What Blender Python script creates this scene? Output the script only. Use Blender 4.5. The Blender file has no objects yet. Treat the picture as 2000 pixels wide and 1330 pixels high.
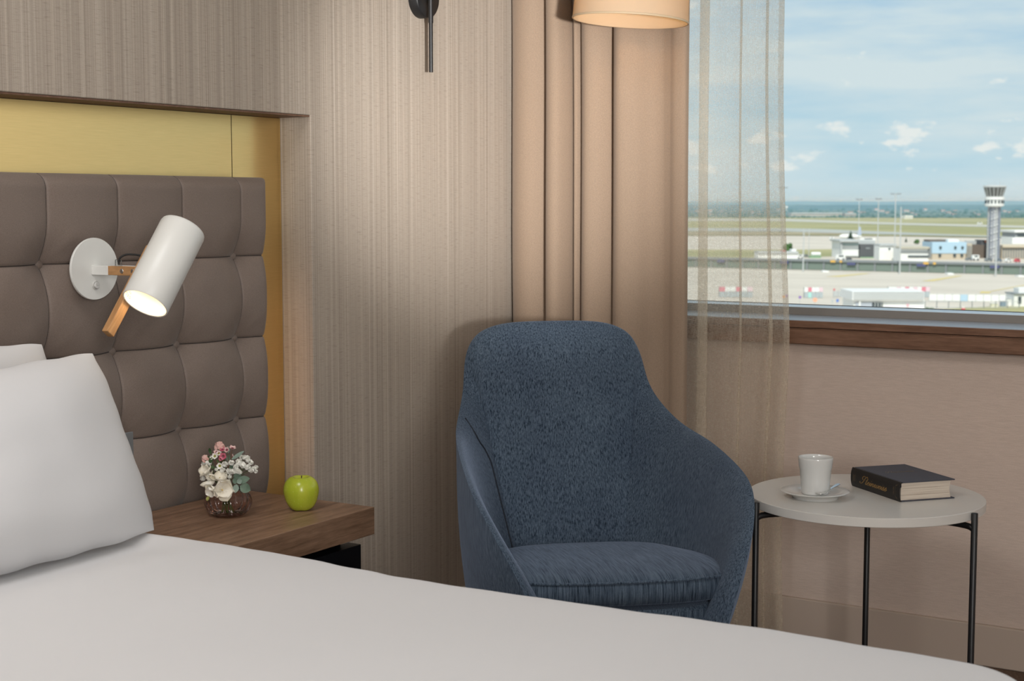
import bpy, bmesh, math, random
from mathutils import Vector, Matrix, Quaternion
from mathutils import noise as mnoise

rnd = random.Random(7)
SC = bpy.context.scene
COL = SC.collection
PI = math.pi

# ------------------------------------------------------------------ helpers
def lin(r, g, b):
    f = lambda c: (c / 255 / 12.92) if c / 255 <= .04045 else ((c / 255 + .055) / 1.055) ** 2.4
    return (f(r), f(g), f(b), 1)

def tag(o, label=None, cat=None, group=None, kind=None):
    if label: o['label'] = label
    if cat: o['category'] = cat
    if group: o['group'] = group
    if kind: o['kind'] = kind
    return o

def thing(name, label, cat, loc=(0, 0, 0), rot=0.0, group=None):
    o = bpy.data.objects.new(name, None)
    COL.objects.link(o)
    o.location = loc
    o.rotation_euler = (0, 0, rot)
    o.empty_display_size = .05
    return tag(o, label, cat, group)

class MB:
    """collects vertices and faces of one mesh"""
    def __init__(self):
        self.v = []; self.f = []
    def add(self, vs, fs):
        b = len(self.v)
        self.v += [Vector(p) for p in vs]
        self.f += [tuple(b + i for i in q) for q in fs]
        return self
    def box(self, x0, x1, y0, y1, z0, z1):
        vs = [(x, y, z) for x in (x0, x1) for y in (y0, y1) for z in (z0, z1)]
        return self.add(vs, [(0, 1, 3, 2), (4, 6, 7, 5), (0, 4, 5, 1), (2, 3, 7, 6), (0, 2, 6, 4), (1, 5, 7, 3)])
    def obox(self, c, ax, ay, az, hx, hy, hz):
        """box about centre c with unit axes and half sizes"""
        c, ax, ay, az = map(Vector, (c, ax, ay, az))
        vs = [c + ax * hx * i + ay * hy * j + az * hz * k for i in (-1, 1) for j in (-1, 1) for k in (-1, 1)]
        return self.add(vs, [(0, 1, 3, 2), (4, 6, 7, 5), (0, 4, 5, 1), (2, 3, 7, 6), (0, 2, 6, 4), (1, 5, 7, 3)])
    def grid(self, rows, closed_u=False, closed_v=False):
        n, m = len(rows), len(rows[0])
        vs = [p for r in rows for p in r]
        fs = []
        for i in range(n if closed_v else n - 1):
            for j in range(m if closed_u else m - 1):
                a, b = i, (i + 1) % n
                c, d = j, (j + 1) % m
                fs.append((a * m + c, a * m + d, b * m + d, b * m + c))
        return self.add(vs, fs)
    def lathe(self, prof, n=48, frame=None, capb=False, capt=False):
        """prof: (radius, height) pairs about z, or about the axis of a 4x4 frame"""
        M = frame or Matrix()
        rows = [[M @ Vector((r * math.cos(2 * PI * k / n), r * math.sin(2 * PI * k / n), h)) for k in range(n)] for r, h in prof]
        b = len(self.v)
        self.grid(rows, closed_u=True)
        if capb: self.f.append(tuple(b + k for k in reversed(range(n))))
        if capt: self.f.append(tuple(b + (len(prof) - 1) * n + k for k in range(n)))
        return self
    def tube(self, pts, r, n=10, caps=True):
        pts = [Vector(p) for p in pts]
        rr = r if isinstance(r, (list, tuple)) else [r] * len(pts)
        rows = []; N = None
        for i, p in enumerate(pts):
            t = (pts[min(i + 1, len(pts) - 1)] - pts[max(i - 1, 0)]).normalized()
            if N is None:
                N = t.orthogonal().normalized()
            N = (N - t * N.dot(t)).normalized()
            B = t.cross(N)
            rows.append([p + (N * math.cos(2 * PI * k / n) + B * math.sin(2 * PI * k / n)) * rr[i] for k in range(n)])
        b = len(self.v)
        self.grid(rows, closed_u=True)
        if caps:
            self.f.append(tuple(b + k for k in reversed(range(n))))
            self.f.append(tuple(b + (len(pts) - 1) * n + k for k in range(n)))
        return self
    def build(self, name, mat, parent=None, smooth=True, bevel=0, seg=3, sub=0, angle=35, recalc=True):
        me = bpy.data.meshes.new(name)
        me.from_pydata([tuple(p) for p in self.v], [], self.f)
        if recalc:
            bm = bmesh.new(); bm.from_mesh(me)
            bmesh.ops.recalc_face_normals(bm, faces=bm.faces)
            bm.to_mesh(me); bm.free()
        me.validate()
        o = bpy.data.objects.new(name, me)
        COL.objects.link(o)
        if mat: me.materials.append(mat)
        if parent: o.parent = parent
        if smooth:
            me.shade_smooth()
            me.set_sharp_from_angle(angle=math.radians(angle))
        if bevel:
            m = o.modifiers.new('bevel', 'BEVEL'); m.width = bevel; m.segments = seg; m.limit_method = 'ANGLE'
            m.angle_limit = math.radians(30); m.harden_normals = False
        if sub:
            m = o.modifiers.new('sub', 'SUBSURF'); m.levels = sub; m.render_levels = sub
        return o

def copy_tree(o, parent=None):
    c = o.copy(); COL.objects.link(c); c.parent = parent
    for ch in [x for x in SC.objects if x.parent == o]:
        copy_tree(ch, c)
    return c

def frame_z(axis, origin=(0, 0, 0), xhint=None):
    a = Vector(axis).normalized()
    x = Vector(xhint) if xhint else a.orthogonal()
    x = (x - a * x.dot(a)).normalized(); y = a.cross(x)
    return Matrix(((x.x, y.x, a.x, origin[0]), (x.y, y.y, a.y, origin[1]), (x.z, y.z, a.z, origin[2]), (0, 0, 0, 1)))

def spline(P, n=8):
    P = [Vector(p) for p in P]
    P = [2 * P[0] - P[1]] + P + [2 * P[-1] - P[-2]]
    out = []
    for i in range(1, len(P) - 2):
        a, b, c, d = P[i - 1:i + 3]
        for k in range(n):
            t = k / n
            out.append(.5 * (2 * b + (c - a) * t + (2 * a - 5 * b + 4 * c - d) * t * t + (3 * b - a - 3 * c + d) * t ** 3))
    out.append(P[-2]); return out

# ------------------------------------------------------------------ materials
def mat(name):
    m = bpy.data.materials.new(name); m.use_nodes = True
    nt = m.node_tree
    return m, nt, nt.nodes['Principled BSDF']

def N(nt, t, **kw):
    n = nt.nodes.new(t)
    for k, v in kw.items():
        if k in n.inputs: n.inputs[k].default_value = v
        else: setattr(n, k, v)
    return n

def simple(name, col, rough=.5, metal=0.0, spec=.5, **kw):
    m, nt, p = mat(name)
    p.inputs['Base Color'].default_value = col
    p.inputs['Roughness'].default_value = rough
    p.inputs['Metallic'].default_value = metal
    p.inputs['Specular IOR Level'].default_value = spec
    for k, v in kw.items(): p.inputs[k].default_value = v
    return m

def scaled_pos(nt, scale, kind='Object'):
    tc = N(nt, 'ShaderNodeTexCoord')
    mp = N(nt, 'ShaderNodeMapping'); mp.inputs['Scale'].default_value = scale
    nt.links.new(tc.outputs[kind], mp.inputs['Vector'])
    return mp.outputs['Vector']

def noise_tex(nt, vec, scale=1.0, detail=2.0, rough=.5):
    n = N(nt, 'ShaderNodeTexNoise', Scale=scale, Detail=detail, Roughness=rough)
    nt.links.new(vec, n.inputs['Vector']); return n.outputs['Fac']

def ramp(nt, fac, stops):
    r = N(nt, 'ShaderNodeValToRGB')
    e = r.color_ramp.elements
    while len(e) < len(stops): e.new(.5)
    for i, (p, c) in enumerate(stops):
        e[i].position = p; e[i].color = c
    nt.links.new(fac, r.inputs['Fac']); return r.outputs['Color']

def mix(nt, a, b, fac, mode='MIX'):
    m = N(nt, 'ShaderNodeMix', data_type='RGBA', blend_type=mode)
    for s, v in ((6, a), (7, b)):
        if isinstance(v, (tuple, list)): m.inputs[s].default_value = v
        else: nt.links.new(v, m.inputs[s])
    if isinstance(fac, (int, float)): m.inputs[0].default_value = fac
    else: nt.links.new(fac, m.inputs[0])
    return m.outputs[2]

def bump(nt, p, h, strength=.3, dist=.001):
    b = N(nt, 'ShaderNodeBump', Strength=strength, Distance=dist)
    nt.links.new(h, b.inputs['Height']); nt.links.new(b.outputs['Normal'], p.inputs['Normal'])

def two_tone(name, c1, c2, scale, rough=.6, detail=3, lo=.35, hi=.65, bumpy=0, bd=.001, metal=0, spec=.4, sheen=0):
    m, nt, p = mat(name)
    f = noise_tex(nt, scaled_pos(nt, scale), 1, detail)
    nt.links.new(ramp(nt, f, [(lo, c1), (hi, c2)]), p.inputs['Base Color'])
    p.inputs['Roughness'].default_value = rough; p.inputs['Metallic'].default_value = metal
    p.inputs['Specular IOR Level'].default_value = spec
    p.inputs['Sheen Weight'].default_value = sheen
    if bumpy: bump(nt, p, f, bumpy, bd)
    return m

def wallpaper_striped():
    m, nt, p = mat('striped_wallpaper')
    tc = N(nt, 'ShaderNodeTexCoord')
    sp = N(nt, 'ShaderNodeSeparateXYZ'); nt.links.new(tc.outputs['Object'], sp.inputs[0])
    ad = N(nt, 'ShaderNodeMath', operation='ADD'); nt.links.new(sp.outputs['X'], ad.inputs[0]); nt.links.new(sp.outputs['Y'], ad.inputs[1])
    def vec(sx, sz):
        cx = N(nt, 'ShaderNodeMath', operation='MULTIPLY'); nt.links.new(ad.outputs[0], cx.inputs[0]); cx.inputs[1].default_value = sx
        cz = N(nt, 'ShaderNodeMath', operation='MULTIPLY'); nt.links.new(sp.outputs['Z'], cz.inputs[0]); cz.inputs[1].default_value = sz
        c = N(nt, 'ShaderNodeCombineXYZ'); nt.links.new(cx.outputs[0], c.inputs['X']); nt.links.new(cz.outputs[0], c.inputs['Z'])
        return c.outputs[0]
    wide = noise_tex(nt, vec(95, .2), 1, 2)
    fine = noise_tex(nt, vec(420, 1.0), 1, 2)
    slub = noise_tex(nt, vec(40, 820), 1, 3)
    weave = noise_tex(nt, vec(900, 700), 1, 1)
    base = ramp(nt, wide, [(.34, (.375, .320, .265, 1)), (.46, (.445, .38, .318, 1)), (.54, (.42, .36, .30, 1)), (.66, (.49, .425, .36, 1))])
    c = mix(nt, base, ramp(nt, fine, [(.3, (.78, .76, .74, 1)), (.55, (1.0, 1.0, 1.0, 1)), (.66, (1.16, 1.15, 1.14, 1))]), .8, 'MULTIPLY')
    c = mix(nt, c, ramp(nt, slub, [(.32, (.60, .58, .55, 1)), (.45, (1, 1, 1, 1))]), .6, 'MULTIPLY')
    c = mix(nt, c, ramp(nt, weave, [(.3, (.84, .84, .84, 1)), (.7, (1.1, 1.1, 1.1, 1))]), .7, 'MULTIPLY')
    nt.links.new(c, p.inputs['Base Color'])
    p.inputs['Roughness'].default_value = .62; p.inputs['Specular IOR Level'].default_value = .3
    bump(nt, p, fine, .25, .0006)
    return m

def linen_wall():
    m, nt, p = mat('linen_wallpaper')
    a = noise_tex(nt, scaled_pos(nt, (40, 40, 700)), 1, 3)
    b = noise_tex(nt, scaled_pos(nt, (500, 500, 500)), 1, 1)
    c = ramp(nt, a, [(.3, (.54, .435, .37, 1)), (.7, (.62, .505, .435, 1))])
    c = mix(nt, c, ramp(nt, b, [(.3, (.93, .93, .93, 1)), (.7, (1.05, 1.05, 1.05, 1))]), .8, 'MULTIPLY')
    nt.links.new(c, p.inputs['Base Color']); p.inputs['Roughness'].default_value = .8
    p.inputs['Specular IOR Level'].default_value = .2
    bump(nt, p, a, .15, .0005)
    return m

def wood(name, c1, c2, c3, grain, rough=.5, spec=.35):
    m, nt, p = mat(name)
    v = scaled_pos(nt, grain)
    f = noise_tex(nt, v, 1, 6, .62)
    v2 = scaled_pos(nt, tuple(g * 5 for g in grain))
    g = noise_tex(nt, v2, 1, 3)
    c = ramp(nt, f, [(.3, c1), (.5, c2), (.7, c3)])
    c = mix(nt, c, ramp(nt, g, [(.3, (.78, .76, .74, 1)), (.65, (1.05, 1.05, 1.05, 1))]), .8, 'MULTIPLY')
    nt.links.new(c, p.inputs['Base Color']); p.inputs['Roughness'].default_value = rough
    p.inputs['Specular IOR Level'].default_value = spec
    bump(nt, p, g, .12, .0005)
    return m

def chair_fabric(name='navy_chenille', sc=(400, 400, 13)):
    m, nt, p = mat(name)
    v = scaled_pos(nt, sc)
    a = noise_tex(nt, v, 1, 3, .6)
    b = noise_tex(nt, scaled_pos(nt, (900, 900, 260)), 1, 2)
    w = noise_tex(nt, scaled_pos(nt, (9, 9, 7)), 1, 2)
    c = ramp(nt, a, [(.32, (.014, .023, .036, 1)), (.46, (.052, .074, .105, 1)), (.68, (.102, .135, .178, 1))])
    c = mix(nt, c, ramp(nt, b, [(.3, (.62, .63, .66, 1)), (.7, (1.25, 1.25, 1.25, 1))]), .4, 'MULTIPLY')
    c = mix(nt, c, ramp(nt, w, [(.3, (.86, .87, .9, 1)), (.7, (1.12, 1.12, 1.1, 1))]), .8, 'MULTIPLY')
    nt.links.new(c, p.inputs['Base Color']); p.inputs['Roughness'].default_value = .9
    p.inputs['Specular IOR Level'].default_value = .1
    p.inputs['Sheen Weight'].default_value = .35; p.inputs['Sheen Roughness'].default_value = .45
    p.inputs['Sheen Tint'].default_value = (.45, .55, .75, 1)
    bump(nt, p, a, .5, .0012)
    return m

def sheer_fabric():
    m, nt, p = mat('sheer_linen')
    a = noise_tex(nt, scaled_pos(nt, (60, 110, 900)), 1, 3)
    b = noise_tex(nt, scaled_pos(nt, (900, 1100, 55)), 1, 3)
    mx = N(nt, 'ShaderNodeMath', operation='MAXIMUM'); nt.links.new(a, mx.inputs[0]); nt.links.new(b, mx.inputs[1])
    fac = ramp(nt, mx.outputs[0], [(.44, (.20, .20, .20, 1)), (.68, (.56, .56, .56, 1))])
    tr = N(nt, 'ShaderNodeBsdfTransparent'); tr.inputs['Color'].default_value = (.97, .96, .94, 1)
    df = N(nt, 'ShaderNodeBsdfDiffuse'); df.inputs['Color'].default_value = (.74, .66, .54, 1)
    tl = N(nt, 'ShaderNodeBsdfTranslucent'); tl.inputs['Color'].default_value = (.84, .76, .64, 1)
    m1 = N(nt, 'ShaderNodeMixShader'); m1.inputs[0].default_value = .4
    nt.links.new(df.outputs[0], m1.inputs[1]); nt.links.new(tl.outputs[0], m1.inputs[2])
    m2 = N(nt, 'ShaderNodeMixShader'); nt.links.new(fac, m2.inputs[0])
    nt.links.new(tr.outputs[0], m2.inputs[1]); nt.links.new(m1.outputs[0], m2.inputs[2])
    nt.links.new(m2.outputs[0], nt.nodes['Material Output'].inputs['Surface'])
    return m

def thin_glass(name, tint, edge, gloss=.06):
    """clear pane / blown glass: transmits, tinted towards grazing, with a fresnel reflection"""
    m, nt, p = mat(name)
    lw = N(nt, 'ShaderNodeLayerWeight', Blend=.35)
    tr = N(nt, 'ShaderNodeBsdfTransparent')
    nt.links.new(mix(nt, tint, edge, lw.outputs['Facing']), tr.inputs['Color'])
    gl = N(nt, 'ShaderNodeBsdfGlossy', Roughness=.02)
    fr = N(nt, 'ShaderNodeFresnel', IOR=1.4)
    ms = N(nt, 'ShaderNodeMixShader')
    sc = N(nt, 'ShaderNodeMath', operation='MULTIPLY'); nt.links.new(fr.outputs[0], sc.inputs[0]); sc.inputs[1].default_value = gloss
    nt.links.new(sc.outputs[0], ms.inputs[0]); nt.links.new(tr.outputs[0], ms.inputs[1]); nt.links.new(gl.outputs[0], ms.inputs[2])
    nt.links.new(ms.outputs[0], nt.nodes['Material Output'].inputs['Surface'])
    return m

def gold_metal():
    m, nt, p = mat('brushed_brass')
    f = noise_tex(nt, scaled_pos(nt, (18, 18, 1500)), 1, 3)
    c = ramp(nt, f, [(.3, (.74, .555, .25, 1)), (.7, (.82, .615, .285, 1))])
    nt.links.new(c, p.inputs['Base Color']); p.inputs['Metallic'].default_value = 1
    p.inputs['Roughness'].default_value = .30
    p.inputs['Anisotropic'].default_value = .75; p.inputs['Anisotropic Rotation'].default_value = .25
    tg = N(nt, 'ShaderNodeTangent', direction_type='RADIAL', axis='Z'); nt.links.new(tg.outputs[0], p.inputs['Tangent'])
    bump(nt, p, f, .06, .0003)
    return m

def leather():
    m, nt, p = mat('taupe_leatherette')
    f = noise_tex(nt, scaled_pos(nt, (650, 650, 650)), 1, 3)
    c = ramp(nt, f, [(.3, (.165, .126, .104, 1)), (.7, (.215, .168, .142, 1))])
    nt.links.new(c, p.inputs['Base Color']); p.inputs['Roughness'].default_value = .55
    p.inputs['Specular IOR Level'].default_value = .35; p.inputs['Sheen Weight'].default_value = .12
    bump(nt, p, f, .12, .0004)
    return m

def linen_white():
    m, nt, p = mat('white_bed_linen')
    f = noise_tex(nt, scaled_pos(nt, (5, 5, 5)), 1, 4)
    g = noise_tex(nt, scaled_pos(nt, (1600, 1600, 1600)), 1, 1)
    p.inputs['Base Color'].default_value = (.60, .595, .60, 1); p.inputs['Roughness'].default_value = .8
    p.inputs['Specular IOR Level'].default_value = .15; p.inputs['Sheen Weight'].default_value = .1
    ad = N(nt, 'ShaderNodeMath', operation='MULTIPLY_ADD'); nt.links.new(g, ad.inputs[0]); ad.inputs[1].default_value = .012
    nt.links.new(f, ad.inputs[2])
    bump(nt, p, ad.outputs[0], .25, .012)
    return m

def emit(name, col, strength):
    m, nt, p = mat(name)
    p.inputs['Base Color'].default_value = (.8, .8, .8, 1)
    p.inputs['Emission Color'].default_value = col; p.inputs['Emission Strength'].default_value = strength
    return m

def shade_fabric():
    m, nt, p = mat('cream_lampshade_fabric')
    tl = N(nt, 'ShaderNodeBsdfTranslucent'); tl.inputs['Color'].default_value = (.74, .58, .38, 1)
    df = N(nt, 'ShaderNodeBsdfDiffuse'); df.inputs['Color'].default_value = (.66, .55, .41, 1)
    ms = N(nt, 'ShaderNodeMixShader'); ms.inputs[0].default_value = .5
    nt.links.new(df.outputs[0], ms.inputs[1]); nt.links.new(tl.outputs[0], ms.inputs[2])
    nt.links.new(ms.outputs[0], nt.nodes['Material Output'].inputs['Surface'])
    return m

WALLP = wallpaper_striped()
LINENW = linen_wall()
BRASS = gold_metal()
LEATHER = leather()
SHEET = linen_white()
NAVY = chair_fabric()
NAVYS = chair_fabric('navy_chenille_seat', (16, 400, 24))
SHEER = sheer_fabric()
PANE = thin_glass('window_glass', (.97, .985, .98, 1), (.9, .95, .94, 1), .35)
WHITE = simple('white_lacquer', (.72, .72, .69, 1), .35, spec=.4)
INNERWHITE = simple('white_reflector', (.85, .83, .78, 1), .5)
OAK = wood('oak', (.36, .185, .075, 1), (.47, .255, .11, 1), (.55, .32, .15, 1), (60, 12, 60), .5)
WALNUT = wood('walnut_veneer', (.15, .085, .05, 1), (.245, .145, .09, 1), (.325, .20, .128, 1), (7, 70, 70), .42)
SILLWOOD = wood('sill_walnut', (.13, .067, .040, 1), (.185, .098, .060, 1), (.23, .125, .08, 1), (70, 7, 70), .5)
BLACK = simple('black_metal', (.010, .010, .011, 1), .42, spec=.5)
BLACKLACQ = simple('black_lacquer', (.008, .008, .010, 1), .35, spec=.4)
STEEL = simple('polished_steel', (.75, .75, .74, 1), .12, 1)
SATIN = simple('satin_steel', (.50, .49, .48, 1), .4, 1)
GREYMETAL = simple('grey_metal', (.30, .31, .32, 1), .38, .7)
ALU = simple('anodised_aluminium', (.30, .28, .26, 1), .45, .5)
ALULIGHT = simple('light_aluminium', (.82, .86, .88, 1), .3, .6)
PORC = simple('white_porcelain', (.64, .64, .62, 1), .12, spec=.6)
TABLEW = simple('white_laminate', (.64, .615, .575, 1), .28, spec=.4)
PLASTER = simple('ceiling_plaster', (.78, .76, .73, 1), .9)
ROOMWALL = simple('room_paint', (.56, .50, .44, 1), .85)
BASEB = simple('baseboard_paint', (.50, .405, .335, 1), .55)
CARPET = two_tone('brown_carpet', (.10, .062, .042, 1), (.16, .10, .07, 1), (160, 160, 160), .95, bumpy=.3)
DRAPE = two_tone('beige_drapery', (.29, .214, .155, 1), (.34, .25, .182, 1), (420, 420, 420), .92, bumpy=.25, bd=.0006, spec=.12, sheen=.15)
BOOKCLOTH = two_tone('dark_blue_bookcloth', (.045, .046, .060, 1), (.068, .069, .088, 1), (900, 900, 900), .6, bumpy=.1, bd=.0003)
SPINE = two_tone('black_spine_paper', (.012, .011, .011, 1), (.018, .016, .015, 1), (500, 500, 500), .5)
GOLDINK = simple('gold_ink', (.29, .175, .06, 1), .5, .2)
DIMGOLD = simple('worn_gold_ink', (.17, .115, .06, 1), .5, .2)
DARKTRIM = simple('dark_brown_trim', (.022, .016, .012, 1), .6)

def page_paper():
    m, nt, p = mat('book_pages')
    f = noise_tex(nt, scaled_pos(nt, (6, 6, 900)), 1, 3)
    nt.links.new(ramp(nt, f, [(.32, (.34, .27, .21, 1)), (.5, (.62, .54, .45, 1))]), p.inputs['Base Color'])
    p.inputs['Roughness'].default_value = .8
    bump(nt, p, f, .4, .0006)
    return m
PAGES = page_paper()

# ------------------------------------------------------------------ camera
FPX = 2950.0
TH = math.radians(31.7); PITCH = math.atan(268 / FPX)
CAM = Vector((0, 0, 1.15))
cd = bpy.data.cameras.new('camera'); cam = bpy.data.objects.new('camera', cd); COL.objects.link(cam)
cam.location = CAM; cam.rotation_euler = (PI / 2 - PITCH, 0, TH - PI / 2)
cd.sensor_fit = 'HORIZONTAL'; cd.sensor_width = 36; cd.lens = FPX / 2000 * 36
cd.clip_start = .05; cd.clip_end = 30000
cd.dof.use_dof = True; cd.dof.focus_distance = 3.15; cd.dof.aperture_fstop = 10.0
SC.camera = cam
FH = Vector((math.cos(TH), math.sin(TH), 0)); RT = Vector((math.sin(TH), -math.cos(TH), 0))
FW = FH * math.cos(PITCH) - Vector((0, 0, math.sin(PITCH))); UP = FH * math.sin(PITCH) + Vector((0, 0, math.cos(PITCH)))
def ray(u, v): return FW + RT * ((u - 1000) / FPX) - UP * ((v - 665) / FPX)
def onz(u, v, z): d = ray(u, v); return CAM + d * ((z - CAM.z) / d.z)

# ------------------------------------------------------------------ the room
XW, YH = 3.76, 2.251                 # window wall and headboard wall
X0, Y0, ZC = -1.6, -4.6, 2.6         # the other two walls and the ceiling
NT, NR, NB = 1.353, 2.757, 2.345     # niche: top, right reveal, back

def struct(name, mb, m, label, cat, **kw):
    o = mb.build(name, m, None, **kw)
    return tag(o, label, cat, kind='structure')

b = MB()
# one outline with the niche cut out of it, given its depth
ol = [(X0, NT), (NR, NT), (NR, 0), (3.648, 0), (3.648, NT), (3.648, ZC), (NR, ZC), (X0, ZC)]
b.add([(x, y, z) for y in (YH, YH + .3) for x, z in ol], [(0, 1, 6, 7), (1, 4, 5, 6), (1, 2, 3, 4), (8, 15, 14, 9), (9, 14, 13, 12), (9, 12, 11, 10)] + [(i, i + 8, (i + 1) % 8 + 8, (i + 1) % 8) for i in range(8)])
struct('wall_head', b, WALLP, 'wall in beige striped woven wallpaper with the headboard niche', 'wall', smooth=False, bevel=.002, seg=2)
b = MB().box(X0, NR, NB, YH + .3, 0, NT)
struct('wall_niche', b, DARKTRIM, 'dark back wall of the headboard niche behind the brass panels', 'wall', smooth=False)
b = MB().box(X0, NR - .001, YH + .003, NB - .001, NT - .004, NT - .0005)
struct('trim_1', b, SILLWOOD, 'brown wood veneer soffit along the top of the niche', 'trim', smooth=False)
b = MB().box(3.649, XW, YH + .055, YH + .3, 0, ZC).box(3.649, 3.672, YH - .002, YH + .055, 0, ZC)
struct('trim_2', b, DARKTRIM, 'narrow dark brown edge strip between wallpaper and beige drape', 'trim', smooth=False)

wz0, wz1, wy0, wy1 = .848, 2.45, -2.3, 2.1
b = MB()
b.box(XW, XW + .25, Y0, YH + .3, 0, wz0 - .02).box(XW, XW + .25, Y0, YH + .3, wz1, ZC)
b.box(XW, XW + .25, wy1, YH + .3, wz0 - .02, wz1).box(XW, XW + .25, Y0, wy0, wz0 - .02, wz1)
struct('wall_window', b, LINENW, 'plain taupe linen wallpaper wall below the window', 'wall', smooth=False)
struct('wall_left', MB().box(X0 - .1, X0, Y0, YH + .3, 0, ZC), ROOMWALL, 'plain wall on the far side of the bed', 'wall', smooth=False)
struct('wall_rear', MB().box(X0 - .1, XW + .25, Y0 - .1, Y0, 0, ZC), ROOMWALL, 'plain wall opposite the headboard', 'wall', smooth=False)
struct('floor', MB().box(X0 - .1, XW + .25, Y0 - .1, YH + .3, -.1, 0), CARPET, 'brown floor of the bedroom', 'floor', smooth=False)
struct('ceiling', MB().box(X0 - .1, XW + .25, Y0 - .1, YH + .3, ZC, ZC + .1), PLASTER, 'white plaster ceiling', 'ceiling', smooth=False)
struct('baseboard_window', MB().box(XW - .014, XW, Y0, YH, 0, .105), BASEB, 'taupe baseboard under the window wall', 'baseboard', bevel=.004)
struct('baseboard_head', MB().box(NR, 3.648, YH - .014, YH, 0, .105), simple('pale_baseboard', (.42, .34, .28, 1), .5), 'pale baseboard under the striped wallpaper', 'baseboard', bevel=.004)

# brass sheets in the niche with a seam at x = 2.587
b = MB().box(X0, 2.5862, NB - .004, NB - .0005, .3, NT - .005)
struct('trim_3', b, BRASS, 'wide brushed brass sheet behind and above the headboard', 'wall panel', smooth=False)
b = MB().box(2.5885, NR - .002, NB - .004, NB - .0005, .3, NT - .005)
struct('trim_4', b, BRASS, 'narrow brushed brass sheet right of the headboard', 'wall panel', smooth=False)

# window: frame, pane
win = thing('window_1', 'wide window with grey aluminium frame overlooking the airport', 'window', (XW + .06, 0, wz0)); win['kind'] = 'structure'
def wpart(name, mb, m, **kw):
    o = mb.build(name, m, None, **kw); o.parent = win; o.matrix_parent_inverse = Matrix.Translation((-(XW + .06), 0, -wz0)); return o
b = MB().box(3.900, 3.96, wy0, wy1, wz0 + .0002, .868).box(3.900, 3.96, wy0, wy1, wz1 - .05, wz1).box(3.900, 3.96, wy0, wy0 + .05, .868, wz1 - .05).box(3.900, 3.96, wy1 - .05, wy1, .868, wz1 - .05)
wpart('window_frame', b, ALU, smooth=False)
b = MB(); y0_, y1_ = wy0 + .05, wy1 - .05
b.add([(3.902, y, z) if i < 2 else (3.929, y, z) for y in (y0_, y1_) for i, z in enumerate((.8681, .8690, .8742, .8681))], [(0, 1, 2, 3), (7, 6, 5, 4), (1, 5, 6, 2), (0, 4, 5, 1), (2, 6, 7, 3), (0, 3, 7, 4)])
wpart('glazing_bead', b, ALULIGHT, smooth=False)
wpart('pane', MB().box(3.934, 3.938, y0_, y1_, .8682, wz1 - .05), PANE, smooth=False)
wpart('gasket', MB().box(3.9295, 3.9335, y0_, y1_, .8682, .8754), BLACK, smooth=False)
b = MB().box(3.722, 3.94, Y0, wy1, .8282, .848)
struct('trim_5', b, simple('grey_sill_laminate', (.42, .45, .50, 1), .28, .15), 'smooth pale grey window sill top', 'window sill', bevel=.0015)
b = MB().box(3.716, 3.7215, Y0, wy1, .829, .8465).box(3.722, XW, Y0, wy1, .785, .8275)
struct('trim_6', b, SILLWOOD, 'upper walnut strip edging the window sill', 'window sill trim', bevel=.001)
b = MB().box(3.712, 3.7218, Y0, 1.452, .787, .8245)
struct('trim_7', b, SILLWOOD, 'lower walnut board under the window sill', 'window sill trim', bevel=.0015)

# ------------------------------------------------------------------ headboard
XR, PX, PZ = 2.622, .182, .183
XS = 2.535                     # last vertical seam
ZB = [1.033, .850, .667, .484] # button rows
HT, HBX, HBZ = 1.208, .266, .40
YFRONT, YBACK = 2.266, 2.313
def head_y(x, z):
    kx = round((XS - x) / PX); dx = abs(XS - kx * PX - x) if x < XS + PX / 2 else 1
    dz = min(abs(z - q) for q in ZB)
    zt = dz
    sx, sz = min(1, dx / (PX * .5)), min(1, zt / (PZ * .5))
    r = min(1, math.hypot(sx, sz))
    f = .030 * (1 - (1 - r) ** 2.1)
    rx, rz = min(1, sx * 1.0), min(1, sz * 1.0)
    f += .011 * (1 - (1 - min(rx, rz)) ** 2.4)
    f -= .0050 * math.exp(-dx / .0017) + .0052 * math.exp(-dz / .0020)
    e = min(XR - x, HT - z, x - HBX)
    E = .028
    e = max(0, min(1, e / E))
    f -= .034 * (1 - math.sqrt(max(0, 1 - (1 - e) ** 2)))
    return YFRONT + .032 - f
hb = thing('headboard', 'taupe buttoned leatherette headboard set in the brass niche', 'headboard', (1.44, 2.33, 0))
def axis_list(a, b, seams, base=.0052):
    pts = set([a, b]); x = a
    while x < b: pts.add(round(x, 5)); x += base
    for s in seams:
        for d in (-.004, -.002, -.0008, 0, .0008, .002, .004):
            if a < s + d < b: pts.add(round(s + d, 5))
    for d in (.0005, .0015, .003, .006):
        pts.add(round(b - d, 5)); pts.add(round(a + d, 5))
    p = sorted(pts); out = [p[0]]
    for q in p[1:]:
        if q - out[-1] > .0004: out.append(q)
    return out
xs = axis_list(HBX, XR, [XS - PX * k for k in range(14)])
zs = axis_list(HBZ, HT, ZB)
rows = [[Vector((x, YBACK, zs[0])) for x in xs]] + [[Vector((x, head_y(x, z), z)) for x in xs] for z in zs] + [[Vector((x, YBACK, zs[-1])) for x in xs]]
b = MB().grid(rows)
L_ = [r[0] for r in rows]; R_ = [r[-1] for r in rows]
b.grid([[Vector((XR, YBACK, p.z)) for p in R_], R_]); b.grid([L_, [Vector((HBX, YBACK, p.z)) for p in L_]])
o = b.build('upholstery', LEATHER, None, recalc=False, angle=70); o.parent = hb; o.matrix_parent_inverse = Matrix.Translation((-1.44, -2.33, 0))
bt = MB().lathe([(.0001, .0055), (.004, .0052), (.0075, .0036), (.0092, .0008), (.0088, -.002), (.006, -.004)], 20).build('button', LEATHER)
first = True
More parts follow.
